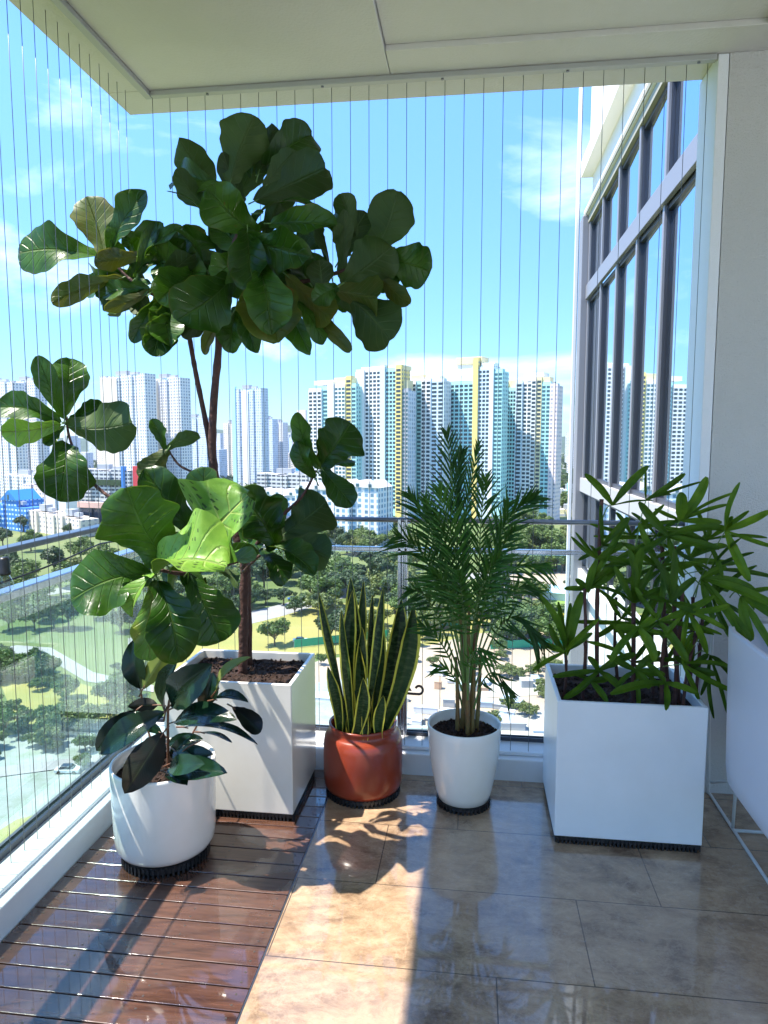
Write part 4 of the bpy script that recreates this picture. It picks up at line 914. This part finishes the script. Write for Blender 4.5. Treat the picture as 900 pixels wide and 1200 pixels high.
block('apartment_tower','white tower directly right of the broad beige flanked tower',665,yw,174,213,440,gw1,cat='apartment tower',parts=[(175,186,443,600,gw3,-1.)])
block('apartment_tower','lower bluish tower left of the fig trunk',900,yw,213,242,488,gw2,cat='apartment tower')
block('apartment_tower','slim cream tower just right of the fig trunk',1000,yw,262,273,495,gw3,cat='apartment tower')
block('apartment_tower','slim tall white tower with a bluish edge standing alone right of the fig trunk',760,yw,273,306,454,gw2,cat='apartment tower',parts=[(273,277,451,600,bteal,-.8),(285,292,458,600,bwhite,-1.)])
block('apartment_tower','grey white tower next to the slim lone tower',1000,yw,307,319,490,gw2,cat='apartment tower')
block('apartment_tower','short white tower second to the right of the slim lone tower',1020,yw,319,331,494,gw1,cat='apartment tower')
block('apartment_tower','small distant bluish tower between white and pinkish towers',1300,yw,332,342,512,gw2,cat='apartment tower')
block('apartment_tower','pinkish far tower left of the big cluster',1050,yw,343,362,494,gpink,cat='apartment tower',parts=[(348,358,480,500,gpink,1)])
block('apartment_tower','pale pink tower peeking out behind the right end of the cluster',700,yw,640,653,454,gpink,cat='apartment tower')
block('apartment_tower','slim white tower close to the window wing edge',760,yw,681,694,452,gw1,cat='apartment tower')
block('apartment_tower','white low block below the far left towers',560,yw,0,50,560,gw1)
block('office_block','grey office block with dark window bands below the broad tower',560,R(-10),92,150,552,gw4,parts=[(95,140,565,572,leafB,-1),(141,145,548,600,gblue,-1)])
block('sign_pylon','red vertical sign tower among the rooftops at left',520,R(-10),154,163,548,mat('red_sign',(.60,.05,.06),.6),depth=3,cat='sign')
block('apartment_block','blue and white building with a blue gable at the left edge',430,R(-20),-14,26,598,gblue)
block('apartment_block','beige building with stepped balconies beside the blue building',420,R(-25),28,58,606,gw3)
block('apartment_block','second beige building with rounded balconies near the left rail',410,R(-25),58,90,612,gw3)
block('apartment_block','pink and white low building above the beige blocks',500,R(-20),24,52,572,gpink)
block('apartment_block','white building with few windows behind the beige blocks',470,R(-20),50,72,582,bwhite)
block('warehouse','dark glass hall with a salmon roof edge behind the big low fig leaves',425,R(-12),90,160,600,mat('dark_curtain_glass',(.05,.07,.11),.2,var=.3,vscale=.2),parts=[(89,160,594,601,mat('salmon_roof',(.62,.40,.32),.7),-1.5)])
block('apartment_block','white flat block behind the middle of the fig at tree top level',520,R(-15),195,262,572,gw1)
block('school_building','long low white building with horizontal bands right of the cluster',620,R(-12),648,700,572,gw4,parts=[(666,672,565,605,bteal,-1)])
block('school_building','cream low hall in front of the long white building',560,R(-12),646,700,596,bcream,parts=[(650,665,601,612,bgrey,-.5)])
# blue gable on the left block
def gable_block(label,D,yaw,px0,px1,yt,ybands,m,roofm,ng):
    M_=faceM(px0,D,yaw); r=empty('condo_block',M_@Vector((0,0,G)),label,'apartment block')
    xa,pa=px_to_local(px0,M_); xb,pb=px_to_local(px1,M_); Dm=(pa.y+pb.y)/2; zt=H+(515-yt)/824*Dm; w=(xb-xa)/ng
    for i in range(ng):
        sb=(i%2)*2.5; mb=MB(); x0_,x1_=xa+i*w,xa+(i+1)*w-.1; mb.box(x0_,x1_,sb,20,G,zt,0,M_); mb.build('wall',m,r)
        mb=MB(); xm=(x0_+x1_)/2; hh=w*.42
        vs=[M_@Vector(p) for p in ((x0_-.5,sb-.8,zt),(x1_+.5,sb-.8,zt),(xm,sb-.8,zt+hh),(x0_-.5,18,zt),(x1_+.5,18,zt),(xm,18,zt+hh))]
        mb.add(vs,[(0,1,2),(5,4,3),(0,2,5,3),(1,4,5,2),(0,3,4,1)]); mb.build('roof',roofm,r)
        mb=MB(); mb.box(xm-.9,xm+.9,sb-.95,sb-.82,zt+.4,zt+hh*.55,0,M_); mb.build('gable_window',bwin2,r)
    return r
roofw=mat('pale_roof',(.70,.68,.68),.7)
gable_block('white gabled condo row left of the big cluster, behind the fig branch',430,R(-18),266,345,582,0,gcondo,roofw,6)
gable_block('white gabled condo block in front of the leftmost cluster tower',400,R(-18),345,392,575,0,gcondo,roofw,3)
gable_block('white gabled condo block right beside the railing corner, under the tall white tower',385,R(-18),392,443,572,0,gcondo,roofw,3)
block('apartment_block','flat roofed white block with a blue water tank behind the gabled condo row',560,R(-15),300,372,556,gw4,parts=[(343,356,548,556,mat('blue_tank',(.02,.30,.75),.5),4)])
gable_block('blue gabled house front at the far left edge above the rail',428,R(-20),-2,16,592,0,gblue,mat('blue_roof',(.03,.20,.55),.5),1)
# far skyline: distant blocks, one by one
rnd=random.Random(3)
for i in range(58):
    px=-120+i*16+rnd.uniform(-5,5)
    if 360<px<640: continue
    D=rnd.uniform(1500,3000); top=rnd.uniform(499,513) if px<640 else rnd.uniform(503,515); w=rnd.uniform(5,12)
    M_=faceM(px,D,R(-30+rnd.uniform(-8,8))); xa,_=px_to_local(px,M_); xb,_=px_to_local(px+w,M_)
    mb=MB(); mb.box(xa,xb,0,20,G,H+(515-top)/824*D,0,M_)
    tag(mb.build('distant_block',gfar,None,loc=M_@Vector((0,0,G))),'tiny pale apartment block on the far hazy skyline','building','distant blocks along the horizon')
# far mid-town low blocks
for i in range(44):
    px=-100+i*19+rnd.uniform(-6,6)
    D=rnd.uniform(800,1400); top=rnd.uniform(524,540); w=rnd.uniform(8,18)
    M_=faceM(px,D,R(-25+rnd.uniform(-15,15))); xa,_=px_to_local(px,M_); xb,_=px_to_local(px+w,M_)
    mb=MB(); mb.box(xa,xb,0,16,G,H+(515-top)/824*D,0,M_)
    tag(mb.build('low_block',rnd.choice([gfar,gw1,gw3,gw2]),None,loc=M_@Vector((0,0,G))),'low pale block in the town between the towers and the horizon','building','low blocks of the far town')
# pavilion with light blue roof, hoardings
pv=fl(640,700,G); r=empty('pavilion',(pv.x,pv.y,G),'low white pavilion with a pale blue roof beside the bright lawn','building')
Mp=Matrix.Translation(pv)@Matrix.Rotation(R(-14),4,'Z')
o=MB(); o.box(-8,8,-4,4,.1,3,0,Mp); o.build('wall',bwhite,r); o=MB()
vs=[Mp@Vector(p) for p in ((-9,-5,3),(9,-5,3),(9,5,3),(-9,5,3),(-7,0,5),(7,0,5))]; o.add(vs,[(0,1,5,4),(1,2,5),(2,3,4,5),(3,0,4),(0,3,2,1)]); o.build('roof',mat('pale_blue_roof',(.42,.66,.78),.5),r)
greenf=mat('green_hoarding',(.03,.36,.20),.6)
def hoarding(a,b_,label):
    p,q=fl(*a,G),fl(*b_,G); d=(q-p); L=d.length; M_=Matrix.Translation(p)@Matrix.Rotation(math.atan2(d.y,d.x),4,'Z')
    r=empty('hoarding',p,label,'fence'); o=MB(); o.box(0,L,-.05,.05,.3,2.6,0,M_); o.build('panels',greenf,r)
    o=MB(); n=int(L/5)
    for i in range(n+1): o.box(i*L/n-.08,i*L/n+.08,.055,.2,0,2.7,0,M_)
    o.build('support_posts',bgrey,r)
hoarding((345,760),(455,748),'green hoarding along the dry field behind the snake plant')
hoarding((470,738),(545,733),'green hoarding at the near side of the trees behind the palm')
hoarding((575,762),(690,756),'green hoarding along the building site at the right')
# cars on the road
def car(px,py,col,label,yaw):
    p=fl(px,py,G+.14); r=empty('parked_car',p,label,'car'); M_=Matrix.Translation(p)@Matrix.Rotation(yaw,4,'Z')
    b=MB(); b.box(-2.2,2.2,-.88,.88,.3,.85,0,M_); b.add([M_@Vector(v) for v in ((-1.5,-.8,.852),(1.2,-.8,.852),(1.2,.8,.852),(-1.5,.8,.852),(-1.1,-.7,1.4),(.6,-.7,1.4),(.6,.7,1.4),(-1.1,.7,1.4))],[(0,3,2,1),(4,5,6,7),(0,1,5,4),(1,2,6,5),(2,3,7,6),(3,0,4,7)],1)
    b.build('body',[mat('car_paint',col,.25,coat=.6),bwin],r,bevel=.06)
    for sx in (-1.35,1.35):
        for sy in (-.8,.8):
            w=MB(); w.tube([M_@Vector((sx,sy-.1,.33)),M_@Vector((sx,sy+.1,.33))],.33,14); w.build('wheel',black,r)
car(344,703,(.05,.16,.45),'blue car on the pale road beyond the fig planter',R(25))
car(352,752,(.75,.76,.78),'white car beside the green hoarding behind the fig planter',R(10))
car(212,745,(.7,.7,.7),'silver car on the road behind the low fig leaves',R(25))
car(80,905,(.75,.75,.75),'white car on the road seen low through the left glass',R(8))

# ================================================================== TREES
def tree_proto(kind,seed,lm,hgt=12.,wid=13.,nl=2400):
    rn=random.Random(seed); root=bpy.data.objects.new('park_tree',None); C.objects.link(root)
    o=MB(); o.tube([(0,0,0),(.1,.1,hgt*.25),(0,.2,hgt*.45)],[.45,.32,.25],8)
    tips=[]
    for k in range(8):
        an=k*2*math.pi/8+rn.uniform(-.3,.3); r=rn.uniform(.25,.42)*wid; z=hgt*rn.uniform(.5,.85)
        o.tube([(0,.1,hgt*rn.uniform(.25,.42)),(math.cos(an)*r*.5,math.sin(an)*r*.5,z*.8),(math.cos(an)*r,math.sin(an)*r,z)],[.2,.13,.05],5); tips.append((math.cos(an)*r,math.sin(an)*r,z))
    tk=o.build('trunk',trunkm,root)
    c=MB(); cl=[]
    for t in tips+[(0,0,hgt*.8),(rn.uniform(-1,1),rn.uniform(-1,1),hgt*.9)]:
        for _ in range(3): cl.append((Vector(t)+Vector((rn.gauss(0,wid*.08),rn.gauss(0,wid*.08),rn.gauss(0,hgt*.05))),rn.uniform(.10,.19)*wid))
    for _ in range(nl):
        p,r=rn.choice(cl); d=Vector((rn.gauss(0,1),rn.gauss(0,1),rn.gauss(0,.75))).normalized(); q=p+d*r*rn.uniform(.55,1.05)
        s=rn.uniform(.25,.6); a=Vector((rn.gauss(0,1),rn.gauss(0,1),rn.gauss(0,1))).normalized(); n=(d+a*.7).normalized(); u=n.cross(Vector((.3,.2,1))).normalized(); v=n.cross(u)
        c.add([q-u*s-v*s*.6,q+u*s-v*s*.7,q+u*s*.9+v*s*.7,q-u*s*.8+v*s*.6],[(0,1,2,3)])
    c.build('crown',lm,root); return root
protos={'g':[tree_proto('g',1,leafA),tree_proto('g',2,leafA,11,14)],'d':[tree_proto('d',3,leafB,12,11),tree_proto('d',4,leafB,10,12)],'o':[tree_proto('o',5,leafC,9,12),tree_proto('o',6,leafC,8,13)],'y':[tree_proto('y',7,leafY,7,8,900)]}
used=set()
TL={'g':('broad green tree in the park below the balcony','broad green park trees'),'d':('dark green dense tree in the park below the balcony','dark dense park trees'),
    'o':('low olive green spreading tree in the park below the balcony','olive green spreading park trees'),'y':('small yellow flowering tree beyond the right planter','yellow flowering trees')}
def put(kind,px,py,s=1.,label=None):
    pr=rnd.choice(protos[kind]); 
    if pr.name not in used: used.add(pr.name); t=pr
    else: t=dup(pr)
    t.location=fl(px,py,G); t.rotation_euler=(0,0,rnd.random()*6.28); s*=rnd.uniform(.85,1.15); t.scale=(s,s,s*rnd.uniform(.85,1.1))
    tag(t,label or TL[kind][0],'tree',TL[kind][1]); 
# belts
for i in range(30): put(rnd.choice('gggdo'),372+rnd.uniform(0,110),rnd.uniform(628,652),.95)
for i in range(26): put(rnd.choice('ggo'),575+rnd.uniform(0,125),rnd.uniform(622,655),1.05)
for i in range(26): put(rnd.choice('ggd'),570+rnd.uniform(0,130),rnd.uniform(655,672),.85)
for i in range(26): put(rnd.choice('ggdo'),290+rnd.uniform(0,200),rnd.uniform(664,694),.95)
for i in range(18): put(rnd.choice('gdo'),360+rnd.uniform(0,140),rnd.uniform(694,722),.8)
for i in range(22): put(rnd.choice('gdo'),470+rnd.uniform(0,150),rnd.uniform(700,745),.85)
for i in range(14): put(rnd.choice('ggd'),585+rnd.uniform(0,70),rnd.uniform(735,765),.75)
for p in ((655,748),(668,752)): put('y',*p,.95)
put('g',322,757,.75,'lone round green tree on the dry field beyond the fig planter'); put('d',388,752,.9); put('d',402,748,.8); put('d',668,690,.5)
for p in ((420,742),(440,735),(236,748),(250,742)): put(rnd.choice('go'),*p,.6)
# left side through the glass
for i in range(40): put(rnd.choice('ggdo'),-40+rnd.uniform(0,330),rnd.uniform(655,712),.9)
for i in range(16): put(rnd.choice('god'),-20+rnd.uniform(0,240),rnd.uniform(716,745),.75)
for i in range(12): put(rnd.choice('dg'),-20+rnd.uniform(0,80),rnd.uniform(780,805),.55)
for i in range(14): put(rnd.choice('og'),60+rnd.uniform(0,110),rnd.uniform(815,860),.5)
for i in range(10): put(rnd.choice('og'),-30+rnd.uniform(0,110),rnd.uniform(830,880),.4)
for i in range(6): put('o',100+rnd.uniform(0,50),rnd.uniform(905,940),.25)
for i in range(16): put(rnd.choice('gd'),200+rnd.uniform(0,160),rnd.uniform(700,722),.6)
for i in range(34): put(rnd.choice('odg'),-40+rnd.uniform(0,230),rnd.uniform(745,905),rnd.uniform(.16,.34))
for i in range(26): put(rnd.choice('odg'),370+rnd.uniform(0,300),rnd.uniform(735,795),rnd.uniform(.2,.4))
# town greenery behind the low blocks
for i in range(20): put(rnd.choice('gd'),-20+rnd.uniform(0,400),rnd.uniform(620,648),.9)
for i in range(16): put(rnd.choice('gd'),645+rnd.uniform(0,60),rnd.uniform(560,600),1.2)
for i in range(10): put('o',560+rnd.uniform(0,100),rnd.uniform(790,860),.3)
# woods far off: one mass
o=MB(); rn=random.Random(9)
for k in range(9000):
    D=rn.uniform(700,2600); px=rn.uniform(-150,760); p=at(px,515,D); p.z=G+rn.uniform(2,11); s=rn.uniform(2,5)
    d=Vector((rn.gauss(0,1),rn.gauss(0,1),rn.gauss(0,1)+.8)).normalized(); u=d.cross(Vector((.3,.2,1))).normalized(); v=d.cross(u)
    o.add([p-u*s-v*s,p+u*s-v*s,p+u*s+v*s,p-u*s+v*s],[(0,1,2,3)])
tag(o.build('far_woods',leafB),'mass of far tree tops between the distant blocks','woods',kind='stuff')
# site clutter: sheds and stacks of material, each on its own
cl=[mat('shed_blue',(.42,.50,.58),.6),mat('shed_orange',(.52,.33,.22),.6),mat('shed_white',(.72,.72,.72),.6),mat('shed_grey',(.4,.4,.4),.7),mat('shed_teal',(.42,.5,.46),.6)]
for i in range(46):
    px=rnd.uniform(372,640); py=rnd.uniform(785,868); p=fl(px,py,G+.17); M_=Matrix.Translation(p)@Matrix.Rotation(R(rnd.uniform(-20,10)),4,'Z')
    w,d,h=rnd.uniform(.8,3),rnd.uniform(.6,1.6),rnd.uniform(.4,1.8); o=MB(); o.box(-w,w,-d,d,.08,h,0,M_); o.box(-w*1.04,w*1.04,-d*1.08,d*1.08,h+.003,h+.12,0,M_); o.box(-w*.9,w*.9,-d*.9,d*.9,0,.078,0,M_)
    tag(o.build('site_crate',rnd.choice(cl),None,loc=p),'small shed or crate of building material on the site below','crate','crates and sheds on the building site')

hz=bpy.data.materials.new('haze_air'); hz.use_nodes=True; nt=hz.node_tree; nt.nodes.remove(nt.nodes['Principled BSDF'])
pv_=N(nt,'ShaderNodeVolumePrincipled',{'Color':(.80,.90,1,1),'Density':.00005,'Anisotropy':.2}); nt.links.new(pv_.outputs[0],nt.nodes['Material Output'].inputs['Volume'])
o=MB(); o.box(-4500,4500,-300,4600,G-1,110); tag(o.build('haze',hz),'thin bluish haze over the far town','haze',kind='stuff')
# ================================================================== LIGHT, SKY, CAMERA
SUN=Vector((1,.28,-2.1)).normalized(); el=math.asin(-SUN.z); az=math.atan2(-SUN.x,-SUN.y)
w=bpy.data.worlds.new('World'); sc.world=w; w.use_nodes=True; nt=w.node_tree; bg=nt.nodes['Background']
sky=N(nt,'ShaderNodeTexSky',sky_type='NISHITA'); sky.sun_disc=False; sky.sun_elevation=el; sky.sun_rotation=az; sky.air_density=1.; sky.dust_density=.15; sky.ozone_density=1.6; sky.altitude=60
tc=N(nt,'ShaderNodeTexCoord'); mp=N(nt,'ShaderNodeMapping',{'Vector':tc.outputs['Generated'],'Scale':(1.,1.,2.6),'Location':(5.3,2.1,.7)})
n1=N(nt,'ShaderNodeTexNoise',{'Vector':mp.outputs[0],'Scale':2.6,'Detail':9.,'Roughness':.56,'Distortion':.5})
n2=N(nt,'ShaderNodeTexNoise',{'Vector':mp.outputs[0],'Scale':9.,'Detail':6.,'Roughness':.6})
sp=N(nt,'ShaderNodeSeparateXYZ',{0:tc.outputs['Generated']})
cv=M2(nt,'MULTIPLY_ADD',n1.outputs['Fac'],4.0,-2.05,clamp=True); cv=M2(nt,'MULTIPLY',cv,M2(nt,'MULTIPLY_ADD',n2.outputs['Fac'],1.2,.25,clamp=True))
lo=M2(nt,'SUBTRACT',1.,M2(nt,'MULTIPLY',M2(nt,'ABSOLUTE',sp.outputs[2]),1.6),clamp=True)
cv=M2(nt,'MULTIPLY',cv,M2(nt,'MULTIPLY_ADD',lo,.35,.55),clamp=True)
tint=mixc(nt,1.,sky.outputs[0],(.56,.83,1.12),'MULTIPLY')
hz_=M2(nt,'MULTIPLY_ADD',M2(nt,'MULTIPLY',M2(nt,'ABSOLUTE',sp.outputs[2]),2.4,clamp=True),.50,.48)
tint=mixc(nt,1.,tint,N(nt,'ShaderNodeCombineXYZ',{0:hz_,1:hz_,2:hz_}).outputs[0],'MULTIPLY')
cc=mixc(nt,cv,tint,(6.2,6.9,7.6)); nt.links.new(cc,bg.inputs[0]); bg.inputs[1].default_value=.15
s=bpy.data.lights.new('sun','SUN'); s.energy=4.4; s.angle=R(.5); s.color=(1,.93,.82); so=bpy.data.objects.new('sun',s); C.objects.link(so)
so.rotation_euler=SUN.to_track_quat('-Z','Y').to_euler(); so.location=(-3,0,6)
cd=bpy.data.cameras.new('camera'); co=bpy.data.objects.new('camera',cd); C.objects.link(co); sc.camera=co
co.location=EYE; co.rotation_euler=(math.pi/2-P,0,A); cd.sensor_fit='VERTICAL'; cd.sensor_height=24; cd.sensor_width=18; cd.lens=24*F/1200; cd.clip_start=.02; cd.clip_end=20000
sc.view_settings.view_transform='Standard'; sc.view_settings.look='None'; sc.view_settings.exposure=1.4; sc.view_settings.gamma=1
sc.cycles.max_bounces=8; sc.cycles.transparent_max_bounces=16; sc.cycles.diffuse_bounces=4; sc.cycles.glossy_bounces=4; sc.cycles.caustics_reflective=False; sc.cycles.caustics_refractive=False
sc.cycles.sample_clamp_indirect=6.
